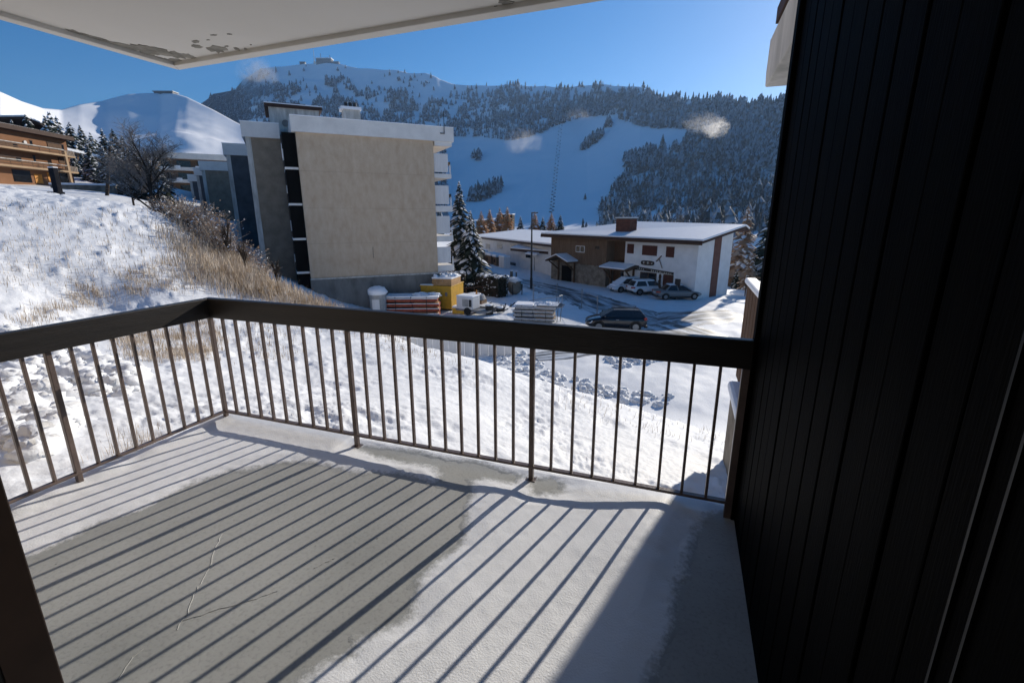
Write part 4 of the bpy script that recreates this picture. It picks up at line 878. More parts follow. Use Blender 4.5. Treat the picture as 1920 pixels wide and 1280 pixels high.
def car(name, label, loc, heading, paint, L=4.4, W=1.8, H=1.47, kind='estate', snow=1., group='cars parked in the snow'):
    c = thing(name, label, 'car', loc, heading, group)         # nose towards local +x
    h = L / 2; w = W / 2; zb_ = .24; belt = .92 if kind != 'suv' else 1.05
    hood = belt - .06
    st = [(-h, .45, belt - .12, .78), (-h + .06, .3, belt - .02, .93), (-h + .5, zb_, belt + .02, 1.), (-.6, zb_, belt, 1.), (h * .28, zb_, belt - .02, 1.), (h * .55, zb_, hood - .02, .99), (h - .35, zb_, hood - .14, .95), (h - .06, .3, hood - .26, .84), (h, .42, hood - .36, .70)]
    m = MB(); rings = []
    for (x, z0, z1, f) in st:
        ww = w * f; zm = (z0 + z1) / 2
        rings.append([(x, -ww * .9, z0), (x, -ww, z0 + .16), (x, -ww * 1.0, zm + .08), (x, -ww * .95, z1 - .03), (x, -ww * .80, z1 + .015), (x, ww * .80, z1 + .015), (x, ww * .95, z1 - .03), (x, ww, zm + .08), (x, ww, z0 + .16), (x, ww * .9, z0)])
    n = 10; vs = [p for r_ in rings for p in r_]; fs_ = [(i * n + k, i * n + (k + 1) % n, (i + 1) * n + (k + 1) % n, (i + 1) * n + k) for i in range(len(st) - 1) for k in range(n)]
    fs_ += [tuple(range(n))[::-1], tuple(range((len(st) - 1) * n, len(st) * n))]
    body = m.add(vs, fs_).build('body', paint, c, smooth=True)
    body.modifiers.new('s', 'SUBSURF').levels = 1; body.modifiers['s'].render_levels = 1
    rear = {'estate': (-h + .12, -h + .55), 'suv': (-h + .1, -h + .5), 'hatch': (-h + .12, -h + .5), 'sedan': (-h + .75, -h + 1.35)}[kind]
    front = (h * .52, h * .12)
    if kind == 'hatch': front = (h * .62, h * .16)
    wb_, wt = w * .88, w * .66; b0 = belt - .02
    q = [(rear[0], b0), (rear[1], H - .03), ((rear[1] + front[1]) / 2, H), (front[1], H - .04), (front[0], b0)]
    gm = MB(); gv = []
    for x, z in q:
        f = (z - b0) / (H - b0); ww = wb_ + (wt - wb_) * f; gv += [(x, -ww, z), (x, ww, z)]
    gm.add(gv, [(0, 2, 3, 1), (2, 4, 5, 3), (4, 6, 7, 5), (6, 8, 9, 7), (0, 8, 6, 4, 2), (1, 3, 5, 7, 9)])
    cab = gm.build('cabin', paint, c, bevel=.05)
    def lerp(a, b, t): return tuple(a[i] + (b[i] - a[i]) * t for i in range(3))
    def panel(nm, mt, c4, inset, out, par=cab):
        A_, B_, C2, D_ = [Vector(p) for p in c4]; ctr = (A_ + B_ + C2 + D_) / 4; nr = (B_ - A_).cross(D_ - A_).normalized(); 
        if nr.dot(ctr - Vector((0, 0, .9))) < 0: nr = -nr
        pts = [p + (ctr - p) * inset + nr * out for p in (A_, B_, C2, D_)]
        MB().hexa([p - nr * .03 for p in pts], pts).build(nm, mt, par)
    panel('rear_window', 'window_dark', (gv[0], gv[1], gv[3], gv[2]), .16, .012)
    panel('windscreen', 'window_dark', (gv[8], gv[9], gv[7], gv[6]), .12, .012)
    for s_ in (0, 1):
        a, b, t_, u_ = gv[0 + s_], gv[8 + s_], gv[6 + s_], gv[2 + s_]
        mid0, mid1 = lerp(a, b, .48), lerp(u_, t_, .5)
        panel('side_window', 'window_dark', (lerp(a, b, .06), mid0, mid1, lerp(u_, t_, .03)), .11, .014)
        panel('side_window', 'window_dark', (lerp(mid0, b, .04), lerp(a, b, .97), t_, lerp(mid1, t_, .05)), .11, .014)
    if snow:
        th = .05 * snow
        MB().hexa([(rear[1] - .05, -wt * .95, H - .03), (front[1] + .05, -wt * .95, H - .04), (front[1] + .05, wt * .95, H - .04), (rear[1] - .05, wt * .95, H - .03)],
                  [(rear[1] + .02, -wt * .85, H + th), (front[1] - .02, -wt * .85, H + th), (front[1] - .02, wt * .85, H + th), (rear[1] + .02, wt * .85, H + th)]).build('roof_snow', 'snow_roof', c, bevel=.03)
        if snow > 1.2: panel('screen_snow', 'snow_roof', (gv[8], gv[9], gv[7], gv[6]), .06, .03); MB().hexa([(front[0] - .05, -w * .8, hood - .04), (h - .3, -w * .75, hood - .16), (h - .3, w * .75, hood - .16), (front[0] - .05, w * .8, hood - .04)], [(front[0], -w * .75, hood + .06), (h - .35, -w * .7, hood - .06), (h - .35, w * .7, hood - .06), (front[0], w * .75, hood + .06)]).build('bonnet_snow', 'snow_roof', c, bevel=.03)
    wr = .32 if kind != 'suv' else .37
    for x in (-h + .82, h - .86):
        for s_ in (-1, 1):
            ty = MB().tube((x, s_ * (w - .2), wr), (x, s_ * (w + .012), wr), wr, n=18).build('wheel', 'tyre', c)
            MB().tube((x, s_ * (w + .0), wr), (x, s_ * (w + .02), wr), wr * .64, wr * .58, 12).build('rim', 'rim', ty)
            arch = MB()
            for k in range(9):
                t0, t1 = math.pi * (k) / 9, math.pi * (k + 1) / 9; r0, r1 = wr + .015, wr + .075; y0_, y1_ = s_ * (w - .03), s_ * (w + .008)
                pr = lambda r_, t_, y_: (x + r_ * math.cos(t_), y_, wr + r_ * math.sin(t_))
                arch.hexa([pr(r0, t0, y0_), pr(r1, t0, y0_), pr(r1, t1, y0_), pr(r0, t1, y0_)], [pr(r0, t0, y1_), pr(r1, t0, y1_), pr(r1, t1, y1_), pr(r0, t1, y1_)])
            arch.build('wheel_arch', 'black_plastic', c)
    for s_ in (-1, 1):
        MB().hexa([(-h + .03, s_ * w * .50, belt - .22), (-h - .02, s_ * w * .50, belt - .22), (-h + .02, s_ * w * .86, belt - .2), (-h + .25, s_ * w * .97, belt - .2)], [(-h + .06, s_ * w * .50, belt - .06), (-h + .0, s_ * w * .50, belt - .06), (-h + .06, s_ * w * .85, belt - .04), (-h + .3, s_ * w * .95, belt - .04)]).build('tail_light', 'tail_red', c)
        MB().hexa([(h - .25, s_ * w * .5, hood - .42), (h - .02, s_ * w * .45, hood - .42), (h - .1, s_ * w * .82, hood - .4), (h - .3, s_ * w * .95, hood - .4)], [(h - .3, s_ * w * .5, hood - .26), (h - .12, s_ * w * .45, hood - .27), (h - .2, s_ * w * .80, hood - .25), (h - .45, s_ * w * .93, hood - .22)]).build('headlight', 'lamp_clear', c)
        MB().blob((front[0] - .25, s_ * (w * .98 + .1), belt + .06), .07, .11, .08, 3, 8, 5, .1).build('mirror', paint, c)
        box('door_handle', 'rim' if kind == 'suv' else paint, c, -.1, .08, s_ * w - .015, s_ * w + .015, belt - .2, belt - .16)
        box('sill', 'black_plastic', c, -h + 1.2, h - 1.2, s_ * w * .97 - .02, s_ * w * .97 + .02, .2, .34)
    box('grille', 'black_plastic', c, h - .06, h + .015, -w * .42, w * .42, .38, .55); box('number_plate', 'white_panel', c, h + .016, h + .03, -.25, .25, .42, .52)
    box('number_plate', 'white_panel', c, -h - .025, -h - .005, -.25, .25, .62, .73); box('rear_bumper', 'black_plastic', c, -h - .02, -h + .2, -w * .8, w * .8, .28, .44)
    if kind == 'suv':
        for s_ in (-1, 1): box('roof_rail', 'rim', c, -h + .6, h * .1, s_ * wt * .95 - .02, s_ * wt * .95 + .02, H + .02, H + .06)
        MB().tube((-h + .9, 0, H), (-h + .75, 0, H + .14), .02, n=5).build('aerial_fin', 'black_plastic', c)
    return c
def yard(px, py): p = atz(px, py, YARD); return (p[0], p[1], gh(p[0], p[1]) + .02)
car('parked_car', 'black SUV with silver roof rails parked just beyond the railing', yard(1153, 619), R(195), 'car_black', 4.25, 1.8, 1.52, 'suv', .0)
car('parked_car', 'white hatchback with snow on its bonnet, nose towards the yard, leftmost by the chalet', yard(1172, 546.5), R(222), 'car_white', 4.0, 1.72, 1.5, 'hatch', 1.6)
car('parked_car', 'white estate car showing its red tail lights, middle of three by the chalet', yard(1216, 551), R(33), 'car_white', 4.6, 1.78, 1.48, 'estate', 1.)
car('parked_car', 'frosted grey saloon car parked nearest the chalet gable', yard(1268, 560), R(25), 'car_grey', 4.6, 1.8, 1.44, 'sedan', .7)
car('parked_car', 'dark green car half hidden behind the snowy hedge', yard(872, 527), R(200), 'car_green', 4.3, 1.75, 1.45, 'hatch', .0)

# street lamp
lp = yard(996, 541)
sl = thing('street_lamp', 'tall slim dark street lamp with short horizontal arm', 'street lamp', lp, frc.a)
hL = atd(996, 399, (np.array(lp) - EYEP) @ FH)[2] - lp[2]
MB().tube((0, 0, -.3), (0, 0, hL), .13, .07, 8).build('pole', 'dark_metal', sl); MB().tube((0, 0, -.3), (0, 0, 1.2), .16, .15, 8).build('base_sleeve', 'dark_metal', sl)
MB().box(-.05, .95, -.08, .08, hL - .06, hL + .05).build('arm', 'dark_metal', sl, bevel=.02); MB().box(.2, .92, -.06, .06, hL - .085, hL - .061).build('lamp_glass', 'lamp_clear', sl)
# utility items up the hill
p = on_ground(112, 372, 30); sg_ = thing('dark_pillar', 'square dark pillar standing in front of the ochre hotel', 'pillar', p, .3)
hp = atd(110, 315, (p - EYEP) @ FH)[2] - p[2]; box('shaft', 'matt_black', sg_, -.26, .26, -.26, .26, -1, hp, bevel=.04); box('foot', 'matt_black', sg_, -.8, .3, -.4, .4, -1, .55, bevel=.04); MB().box(-.28, .28, -.28, .28, hp + .001, hp + .1).build('snow_cap', 'snow_roof', sg_, bevel=.04)
p = on_ground(196, 366, 30); tp = atd(206, 274, (p - EYEP) @ FH + 1); po_ = thing('leaning_pole', 'leaning wooden utility pole left of the bare tree', 'pole', p)
MB().tube((0, 0, -1), tuple(tp - p), .2, .13, 8).build('shaft', 'bark', po_); e = tp - p; MB().tube((e[0] - .7, e[1], e[2] - .5), (e[0] + .7, e[1], e[2] - .45), .05, n=5).build('crossarm', 'bark', po_)

# ---- builder's yard
AY = frc.a
yl = yard(814, 580); yc = thing('site_container', 'mustard yellow steel site hut with doors and snow on its roof', 'container', yl, R(6))
box('shell', 'yellow_paint', yc, -2.3, 1.65, 0, 3.2, .12, 2.05, bevel=.03)
for q in range(2): d_ = box('door', 'yellow_paint', yc, -.05 + q * .83, .76 + q * .83, -.04, -.001, .2, 1.95, bevel=.01); box('hatch', 'grey_metal' if q else 'dark_metal', d_, .16 + q * .95, .36 + q * .95, -.06, -.041, 1.25, 1.6)
for q in range(8): box('side_rib', 'yellow_paint', yc, -2.25 + q * .27, -2.15 + q * .27, -.03, -.001, .2, 1.95)
box('roof_slab', 'yellow_paint', yc, -2.35, 1.7, -.06, 3.25, 2.051, 2.13, bevel=.02)
MB().box(-2.3, .0, -.02, 3.2, 2.131, 2.23).build('roof_snow', 'snow_roof', yc, bevel=.06)
box('skid', 'black_plastic', yc, -2.2, 1.6, .2, .4, -.05, .119); box('skid', 'black_plastic', yc, -2.2, 1.6, 2.8, 3.0, -.05, .119)
cr_ = thing('timber_crate', 'pale wooden crate heaped with snow on the yellow site hut', 'crate', (yl[0], yl[1], yl[2] + 2.135), R(6))
for k in range(3): box('board', 'ply', cr_, -.1, 1.65, .1, .14, .02 + k * .2, .19 + k * .2); box('board', 'ply', cr_, -.1, 1.65, 2.4, 2.44, .02 + k * .2, .19 + k * .2)
box('end_board', 'ply', cr_, -.12, -.101, .1, 2.44, .02, .59); box('end_board', 'ply', cr_, 1.651, 1.67, .1, 2.44, .02, .59)
m = MB(); m.box(-.15, 1.7, .06, 2.5, .6, .72)
for k in range(14): m.blob((random.uniform(.1, 1.4), random.uniform(.3, 2.2), .72), random.uniform(.15, .4), random.uniform(.15, .4), random.uniform(.08, .28), k, 8, 5, .4)
m.build('snow_heap', 'snow_roof', cr_)
def plate_stack(label, px, py, rz, nlay, Lx, Ly, dz, mat_, seed, snowy=True, name='panel_stack', cat='panels'):
    t_ = thing(name, label, cat, yard(px, py), rz); r_ = random.Random(seed)
    for k in range(nlay):
        ox, oy = r_.uniform(-.1, .1), r_.uniform(-.08, .08); z = .1 + k * dz
        for half in range(2):
            xa_ = -Lx / 2 + half * Lx / 2 + ox
            p_ = box('panel', mat_, t_, xa_ + .02, xa_ + Lx / 2 - .02, -Ly / 2 + oy, Ly / 2 + oy, z, z + dz * .55, bevel=.01)
            box('panel_core', 'ply' if half else 'black_plastic', p_, xa_ + .1, xa_ + Lx / 2 - .1, -Ly / 2 + oy + .04, Ly / 2 + oy - .04, z + dz * .551, z + dz * .78)
            if snowy: MB().box(xa_ - .02, xa_ + Lx / 2, -Ly / 2 + oy - .06, -Ly / 2 + oy + .1, z + dz * .56, z + dz * .68).build('snow_ledge', 'snow_roof', p_, bevel=.02)
    z = .1 + nlay * dz
    MB().box(-Lx / 2, -.06, -Ly / 2, Ly / 2, z - dz * .2, z + .06).build('snow_cap', 'snow_roof', t_, bevel=.06)
    m = MB(); m.box(.0, Lx / 2, -Ly / 2, Ly / 2, z - dz * .2, z + .05)
    for k in range(10): m.blob((r_.uniform(.2, Lx / 2 - .2), r_.uniform(-Ly / 2.6, Ly / 2.6), z + .03), r_.uniform(.2, .5), r_.uniform(.15, .35), r_.uniform(.08, .2), k + seed, 8, 5, .4)
    m.build('snow_heap', 'snow_roof', t_)
    for q in (-.3, .28): MB().tube((Lx * q, -Ly / 2 - .03, .1), (Lx * q, -Ly / 2 - .03, z), .025, n=5).build('strap', 'black_plastic', t_)
    return t_
plate_stack('rust-red formwork panels stacked under snow in front of the yellow hut', 776, 588, R(22), 4, 4.4, 1.7, .42, 'red_oxide', 5)
pal = plate_stack('grey steel props in a snowy stack nearest the railing', 1004, 603, R(8), 4, 3.2, 1.5, .30, 'grey_metal', 9, name='prop_stack', cat='props')
for k in range(9): MB().tube((.2 + .05 * k, -.8 + .19 * k, 1.32 + .02 * (k % 3)), (2.0 + .07 * (k % 4), -.8 + .19 * k, 1.25 - .02 * (k % 2)), .05, n=6).build('prop', 'grey_metal', pal)
for k in range(7): MB().box(.3, 1.8, -.84 + .22 * k, -.74 + .22 * k, 1.36, 1.42).build('snow_strip', 'snow_roof', pal, bevel=.015)
# silo / cement bin with round snow cap
cb_ = thing('cement_bin', 'pale round bin with a dome of snow against the block plinth', 'bin', yard(711, 594), R(20))
MB().tube((0, 0, 0), (0, 0, 1.9), .62, .68, 16).build('drum', 'grey_plastic', cb_); MB().blob((0, 0, 1.9), 0.78, .78, .5, 3, 14, 8, .1, zmin=1.75).build('snow_dome', 'snow_roof', cb_, smooth=True); box('label_plate', 'white_panel', cb_, -.28, .3, -.72, -.66, .6, 1.4)
for k in range(4): MB().tube((.5 * math.cos(k * 1.57 + .7), .5 * math.sin(k * 1.57 + .7), -.3), (.5 * math.cos(k * 1.57 + .7), .5 * math.sin(k * 1.57 + .7), .05), .06, n=6).build('leg', 'grey_metal', cb_)
# generator / compressor
gn = thing('site_compressor', 'white boxy compressor with snow on its lid beside the yellow hut', 'compressor', yard(884, 588), R(-8))
MB().box(-1.1, .5, -.6, .6, .45, 1.45).build('housing', 'white_panel', gn, bevel=.08); MB().box(-1.12, .52, -.62, .62, 1.451, 1.6).build('snow_lid', 'snow_roof', gn, bevel=.06)
box('panel', 'grey_plastic', gn, -.5, .1, -.62, -.601, .7, 1.3); box('grille', 'dark_metal', gn, .15, .42, -.62, -.601, .7, 1.3); box('chassis', 'grey_metal', gn, -1.2, 1.9, -.55, .55, .3, .449)
for s_ in (-1, 1): MB().tube((.0, s_ * .68, .32), (.0, s_ * .56, .32), .32, n=14).build('wheel', 'tyre', gn)
hs = thing('hose_coil', 'coil of grey hose under snow behind the compressor', 'hose', yard(893, 577), 0)
m = MB()
for k in range(3):
    for j in range(16):
        a_, b_ = 2 * math.pi * j / 16, 2 * math.pi * (j + 1) / 16; r_ = .8 - .06 * k; z = .9 + .13 * k
        m.tube((r_ * math.cos(a_), r_ * math.sin(a_), z), (r_ * math.cos(b_), r_ * math.sin(b_), z), .09, n=6, caps=False)
m.build('coil', 'rubber_hose', hs); MB().box(-.8, .8, -.6, .6, -.1, .8).build('pallet', 'old_board', hs); MB().blob((-.2, .1, 1.25), .75, .6, .12, 4, 12, 5, .3).build('snow', 'snow_roof', hs)
bp_ = thing('scrap_pallet', 'flat pallet of snow-covered steel bars right of the compressor', 'pallet', yard(915, 581), R(-8))
for k in range(4): box('board', 'old_board', bp_, -1.1, 1.0, -.7 + .4 * k, -.45 + .4 * k, .15, .25)
for k in range(6): MB().tube((-1, -.6 + .22 * k, .34), (1.15, -.6 + .22 * k, .30 + .05 * (k % 3)), .06, n=6).build('bar', 'grey_metal', bp_); MB().box(-.9, 1.0, -.64 + .22 * k, -.54 + .22 * k, .40, .46).build('snow_strip', 'snow_roof', bp_)
for k, (px_, py_, lab) in enumerate(((862, 586, 'small yellow tool box with snow on its lid by the compressor'), (918, 590, 'black open bucket in the snowy yard'), (938, 588, 'small dark drum lying among yard debris'))):
    if k == 0:
        t_ = thing('tool_box', lab, 'box', yard(px_, py_), R(5)); MB().box(-.55, .5, -.35, .35, 0, .5).build('case', 'yellow_paint', t_, bevel=.04); MB().box(-.56, .51, -.36, .36, .501, .66).build('snow_lid', 'snow_roof', t_, bevel=.05)
    else:
        t_ = thing('bucket' if k == 1 else 'drum', lab, 'bucket' if k == 1 else 'drum', yard(px_, py_), .4)
        (MB().tube((0, 0, 0), (0, 0, .75), .32, .36, 12) if k == 1 else MB().tube((-.3, 0, .2), (.35, .1, .25), .2, n=10)).build('shell', 'black_plastic', t_); MB().blob((0, 0, .76 if k == 1 else .45), .33, .33, .1, 2, 10, 4, .2).build('snow', 'snow_roof', t_)
m = MB(); r_ = random.Random(3)
for k in range(26):
    x, y = r_.uniform(-2.2, 2.2), r_.uniform(-1.2, 1.2); m.tube((x, y, .05), (x + r_.uniform(-.5, .5), y + r_.uniform(-.5, .5), r_.uniform(.1, .5)), .05, n=5)
db = m.build('yard_debris', 'dark_metal'); db.location = yard(932, 580); tag(db, 'scattered dark scrap poking out of the snowy yard', 'debris', kind='stuff')
cn = thing('traffic_cone', 'orange traffic cone tip standing in the yard debris', 'cone', yard(894, 578), 0); MB().tube((0, 0, .9), (0, 0, 1.7), .18, .04, 10).build('cone', 'orange_wood', cn); box('foot', 'orange_wood', cn, -.25, .25, -.25, .25, .82, .9)
# railing fence by the hut
fp0, fp1 = np.array(yard(858, 560)), np.array(yard(935, 553)); d_ = fp1 - fp0; Lf = float(np.hypot(d_[0], d_[1])); ff = thing('yard_fence', 'dark two-rail fence between the yellow hut and the hedge', 'fence', fp0, math.atan2(d_[1], d_[0]))
for k in range(6): box('post', 'brown_wood', ff, Lf * k / 5 - .05, Lf * k / 5 + .05, -.05, .05, -.4, 1.1)
for z in (.45, 1.0): box('rail', 'brown_wood', ff, -.3, Lf + .2, -.075, -.051, z, z + .12)
# thin site fence posts with wire
spots = [(1000, 575, 534), (1044, 566, 532), (1090, 578, 543), (1119, 596, 556)]
wirept = []
for k, (px_, yb_, yt_) in enumerate(spots):
    b_ = np.array(yard(px_, yb_)); tz = atd(px_, yt_, (b_ - EYEP) @ FH)[2] - b_[2]
    t_ = thing('fence_stake', ['thin stake at the foot of the street lamp', 'thin stake second along the wire fence beside the road', 'thin stake third along the wire fence beside the road', 'thin stake nearest the black SUV on the wire fence'][k], 'stake', b_, 0, 'stakes of the wire fence')
    MB().tube((0, 0, -.3), (0, 0, tz), .045, n=6).build('shaft', 'grey_metal', t_); MB().tube((0, 0, tz), (0, 0, tz + .05), .055, n=6).build('cap', 'grey_metal', t_); wirept.append(b_ + UZ * (tz - .1))
m = MB()
for a_, b_ in zip(wirept[:-1], wirept[1:]): m.tube(tuple(a_), tuple(b_), .012, n=4)
wo = m.build('fence_wire', 'grey_metal'); tag(wo, 'thin wire strung between the roadside stakes', 'wire')
fr3 = thing('site_barrier', 'tilted metal site barrier right of the prop stack', 'barrier', yard(1050, 603), R(70))
MB().tube((0, 0, -.2), (.25, 0, 2.0), .03, n=6).build('tube', 'grey_metal', fr3); MB().tube((-.45, 0, -.2), (-.2, 0, 2.0), .03, n=6).build('tube', 'grey_metal', fr3); MB().tube((-.2, 0, 2.0), (.25, 0, 2.0), .03, n=6).build('tube', 'grey_metal', fr3); MB().tube((-.2, .0, 1.95), (-.6, 2.6, 1.4), .025, n=6).build('brace', 'grey_metal', fr3)
# hedge, wrapped planter, little sheds
bg = thing('builders_bag', 'beige sack heaped with snow right of the dark hedge', 'sack', yard(965, 551), 0)
MB().blob((0, 0, .75), .78, .78, .85, 8, 12, 8, .14, zmin=0).build('sack', 'stone_base', bg, smooth=True); MB().blob((0, 0, 1.5), .8, .8, .3, 9, 12, 6, .25).build('snow', 'snow_roof', bg, smooth=True)
for k in range(4): MB().tube((.8 * math.cos(k * 1.6), .8 * math.sin(k * 1.6), -.2), (.85 * math.cos(k * 1.6), .85 * math.sin(k * 1.6), 1.1), .05, n=5).build('stake', 'bark', bg)
for k, (px_, lab) in enumerate(((899, 'leftmost small timber rubbish shed in front of the low annexe'), (922, 'middle small timber rubbish shed in front of the low annexe'), (934, 'dark open kennel-like box between the rubbish sheds'))):
    t_ = thing('rubbish_shed', lab, 'shed', yard(px_ + 2, 499 + 3 * k), frl.a, 'small sheds before the annexe'); w_ = (2.2, 2.2, 1.2)[k]
    for j in range(5): box('board', 'old_board', t_, -w_ / 2, w_ / 2, -.7, -.66, .02 + j * .26, .26 + j * .26)
    box('shell', 'old_board', t_, -w_ / 2 + .02, w_ / 2 - .02, -.658, .7, -.2, 1.34); box('opening', 'black_void', t_, -w_ / 2 + .2, -w_ / 2 + .7, -.72, -.701, .5, 1.0); MB().box(-w_ / 2 - .15, w_ / 2 + .15, -.9, .9, 1.345, 1.75).build('roof_snow', 'snow_roof', t_, bevel=.1)
wb2 = thing('white_cabinet', 'white utility cabinet with snow at the end of the rubbish sheds', 'cabinet', yard(946, 508), frl.a); MB().box(-1, 1, -.5, .5, -.2, 1.6).build('case', 'white_panel', wb2, bevel=.03); MB().box(-1.05, 1.05, -.55, .55, 1.601, 1.85).build('snow_cap', 'snow_roof', wb2, bevel=.07); box('door_seam', 'grey_plastic', wb2, -.015, .015, -.51, -.501, 0, 1.5)
for k, (px_, lab) in enumerate(((959, 'thick bollard left of the lamp on the far side of the road'), (968, 'slim bollard beside the thick one near the road'))):
    t_ = thing('bollard', lab, 'bollard', yard(px_, 530), 0, 'roadside bollards'); MB().tube((0, 0, -.2), (0, 0, 1.35), .2 if k == 0 else .1, .17 if k == 0 else .08, 10).build('shaft', 'stone_base', t_); MB().blob((0, 0, 1.36), .2, .2, .1, 2).build('snow_cap', 'snow_roof', t_)
# white site hoarding just past the crest, glimpsed under the handrail
hd = thing('white_hoarding', 'pale corrugated hoarding glimpsed between the railing bars', 'hoarding', yard(830, 655), R(12))
for k in range(14): box('sheet', 'white_panel', hd, -2.6 + k * .5, -2.12 + k * .5, -.03 * (k % 2), .03 - .03 * (k % 2), .0, 1.15)
# bird feeder sign on a post by the chalet
bf = thing('menu_post', 'dark menu box on a leaning post by the chalet corner', 'sign post', frc.P + frc.u * 19.7 + frc.v * -1.2 + UZ * .1, frc.a)
MB().tube((0, 0, -.2), (.15, 0, 1.4), .05, n=6).build('post', 'bark', bf); box('case', 'shop_sign', bf, -.1, .42, -.08, .08, 1.3, 1.95); MB().tube((-.5, 0, 1.3), (1.7, 0, .95), .04, n=5).build('arm', 'bark', bf)
# snow-capped low retaining wall by the board wall
rw = thing('retaining_wall', 'snow-capped concrete retaining wall glimpsed beside the end of the railing', 'wall', (.93, 8.2, -1.2), 0)
box('wall', 'stone_base', rw, -.02, .4, -5.2, 0, -3.2, 0, bevel=.03); MB().box(-.08, .48, -5.2, .06, .001, .17).build('snow_cap', 'snow_roof', rw, bevel=.06)

# ================================================================ VEGETATION
def conifer_mesh(seed, slim=.2, dens=1., snow=.55, levels=34, ragged=.3):
    r_ = random.Random(seed); m = MB()
    for k in range(levels):
        f = k / (levels - 1); z = .06 + .93 * f; rad = slim * (1 - f) ** .85 * (.8 + .4 * r_.random()) + .012
        nb = max(4, int((9 - 4 * f) * dens))
        for j in range(nb):
            a = 6.283 * (j + r_.random()) / nb; L = rad * (1 - ragged * r_.random()); dr = L * (.28 + .25 * r_.random()); c, s_ = math.cos(a), math.sin(a)
            w = L * .30 + .006; zz = z + (r_.random() - .5) * .02
            def P(t, side, dz=0.): return (c * L * t - s_ * side, s_ * L * t + c * side, zz - dr * t * t + dz)
            ends = [P(.08, 0), P(.45, w * .8), P(.62, w * .35), P(.82, w * .6), P(1., 0), P(.80, -w * .6), P(.6, -w * .3), P(.42, -w * .85)]
            m.add([P(.5, 0, .012)] + ends, [(0, i + 1, (i + 1) % 8 + 1) for i in range(8)], 0)
            if r_.random() < snow:
                up = .010; w2 = w * .8
                e2 = [P(.15, 0, up), P(.45, w2 * .7, up), P(.75, w2 * .5, up), P(.97, 0, up), P(.7, -w2 * .5, up), P(.42, -w2 * .7, up)]
                m.add([P(.5, 0, .03)] + e2, [(0, i + 1, (i + 1) % 6 + 1) for i in range(6)], 1)
    return m
def trunk_mesh(h=1., r=.016): return MB().tube((0, 0, -.04), (0, 0, h * .96), r, r * .15, 8)
PROTO = {}
for k in range(4): PROTO['fir%d' % k] = (trunk_mesh().build('trunk', 'bark').data, conifer_mesh(20 + k, (.24, .28, .22, .30)[k], 1.15, .45, 36).build('crown', ['needle', 'snow_roof']).data)
PROTO['dark'] = (PROTO['fir0'][0], conifer_mesh(40, .26, 1.15, .18).build('crown', ['needle', 'snow_roof']).data)
PROTO['snowy'] = (PROTO['fir0'][0], conifer_mesh(41, .36, 1.5, .5, 42, .4).build('crown', ['needle', 'snow_roof']).data)
for k in range(2): PROTO['larch%d' % k] = (PROTO['fir0'][0], conifer_mesh(50 + k, .30, 1.2, .15, 34, .45).build('crown', ['larch', 'snow_roof']).data)
for k in range(2): PROTO['frosty%d' % k] = (PROTO['fir0'][0], conifer_mesh(60 + k, .24, 1.1, .22, 36, .5).build('crown', ['frost_leaf', 'snow_roof']).data)
for o in [o for o in COL.objects if o.name.split('.')[0] in ('trunk', 'crown') and o.parent is None]: bpy.data.objects.remove(o)
def tree(kind, name, label, loc, h, group=None, wide=1.):
    t_ = thing(name, label, 'tree', loc, random.uniform(0, 6.28), group); t_.scale = (h * wide, h * wide, h)
    for nm, me in zip(('trunk', 'crown'), PROTO[kind]):
        o = bpy.data.objects.new(nm, me); COL.objects.link(o); o.parent = t_
    return t_
def tree_px(kind, name, label, px, ytop, dep, ybase=None, group=None, wide=1.):
    p = atd(px, 400, dep); z = gh(p[0], p[1]) if ybase is None else atd(px, ybase, dep)[2]
    h = atd(px, ytop, dep)[2] - z
    return tree(kind, name, label, (p[0], p[1], z - .1), h, group, wide)
rows = [(8, 178, 96, 'left edge behind the hotel roof'), (34, 206, 96, 'second from the left edge behind the hotel roof'), (64, 226, 96, 'low one behind the middle of the hotel roof'), (92, 214, 93, 'tallest above the right end of the hotel roof'), (125, 218, 100, 'left of the twin tips right of the hotel'), (134, 213, 103, 'right of the twin tips right of the hotel'), (148, 236, 90, 'just behind the small chalet'), (166, 228, 96, 'pointed one behind the small chalet roof'), (184, 235, 99, 'behind the small shed'), (200, 250, 103, 'right above the leaning pole'), (222, 242, 100, 'tall one left of the bare tree'), (241, 241, 97, 'tall one touching the bare tree'), (256, 252, 94, 'directly behind the bare tree'), (270, 262, 92, 'right flank of the conifer row behind the bare tree'), (212, 290, 80, 'short bushy one at the foot of the row'), (176, 285, 84, 'short one beside the small shed'), (158, 246, 104, 'half hidden between the pointed ones'), (194, 258, 92, 'squat one right of the shed'), (232, 262, 90, 'squat one before the bare tree row'), (114, 236, 106, 'dark one left of the twin tips'), (248, 278, 84, 'low one under the bare tree crown'), (280, 285, 96, 'last one at the right end of the row'), (146, 222, 108, 'rear one between twin tips and chalet'), (208, 262, 108, 'rear one above the squat conifer'), (190, 268, 78, 'front one just right of the shed'), (216, 272, 76, 'front one between pole and bare tree'), (236, 276, 74, 'front one behind the small bare tree'), (258, 288, 72, 'front one behind the large bare tree trunk'), (160, 282, 80, 'front one against the small chalet'), (275, 268, 66, 'behind the left half of the large bare tree'), (292, 276, 64, 'behind the middle of the large bare tree'), (308, 292, 62, 'behind the right half of the large bare tree')]
for k, (px, yt, dep, w_) in enumerate(rows): tree_px('fir%d' % (k % 4), 'conifer', 'snow-dusted dark conifer, ' + w_, px, yt, dep, group='conifers above the street', ybase=None if px > 110 else 330, wide=1.45)
for k, (px, yt) in enumerate(((342, 294), (352, 291), (362, 297))): tree_px('dark', 'conifer', ('left', 'middle', 'right')[k] + ' of three small conifer tips above the terraced block', px, yt, 160, 330, 'conifer tips above the terraced block')
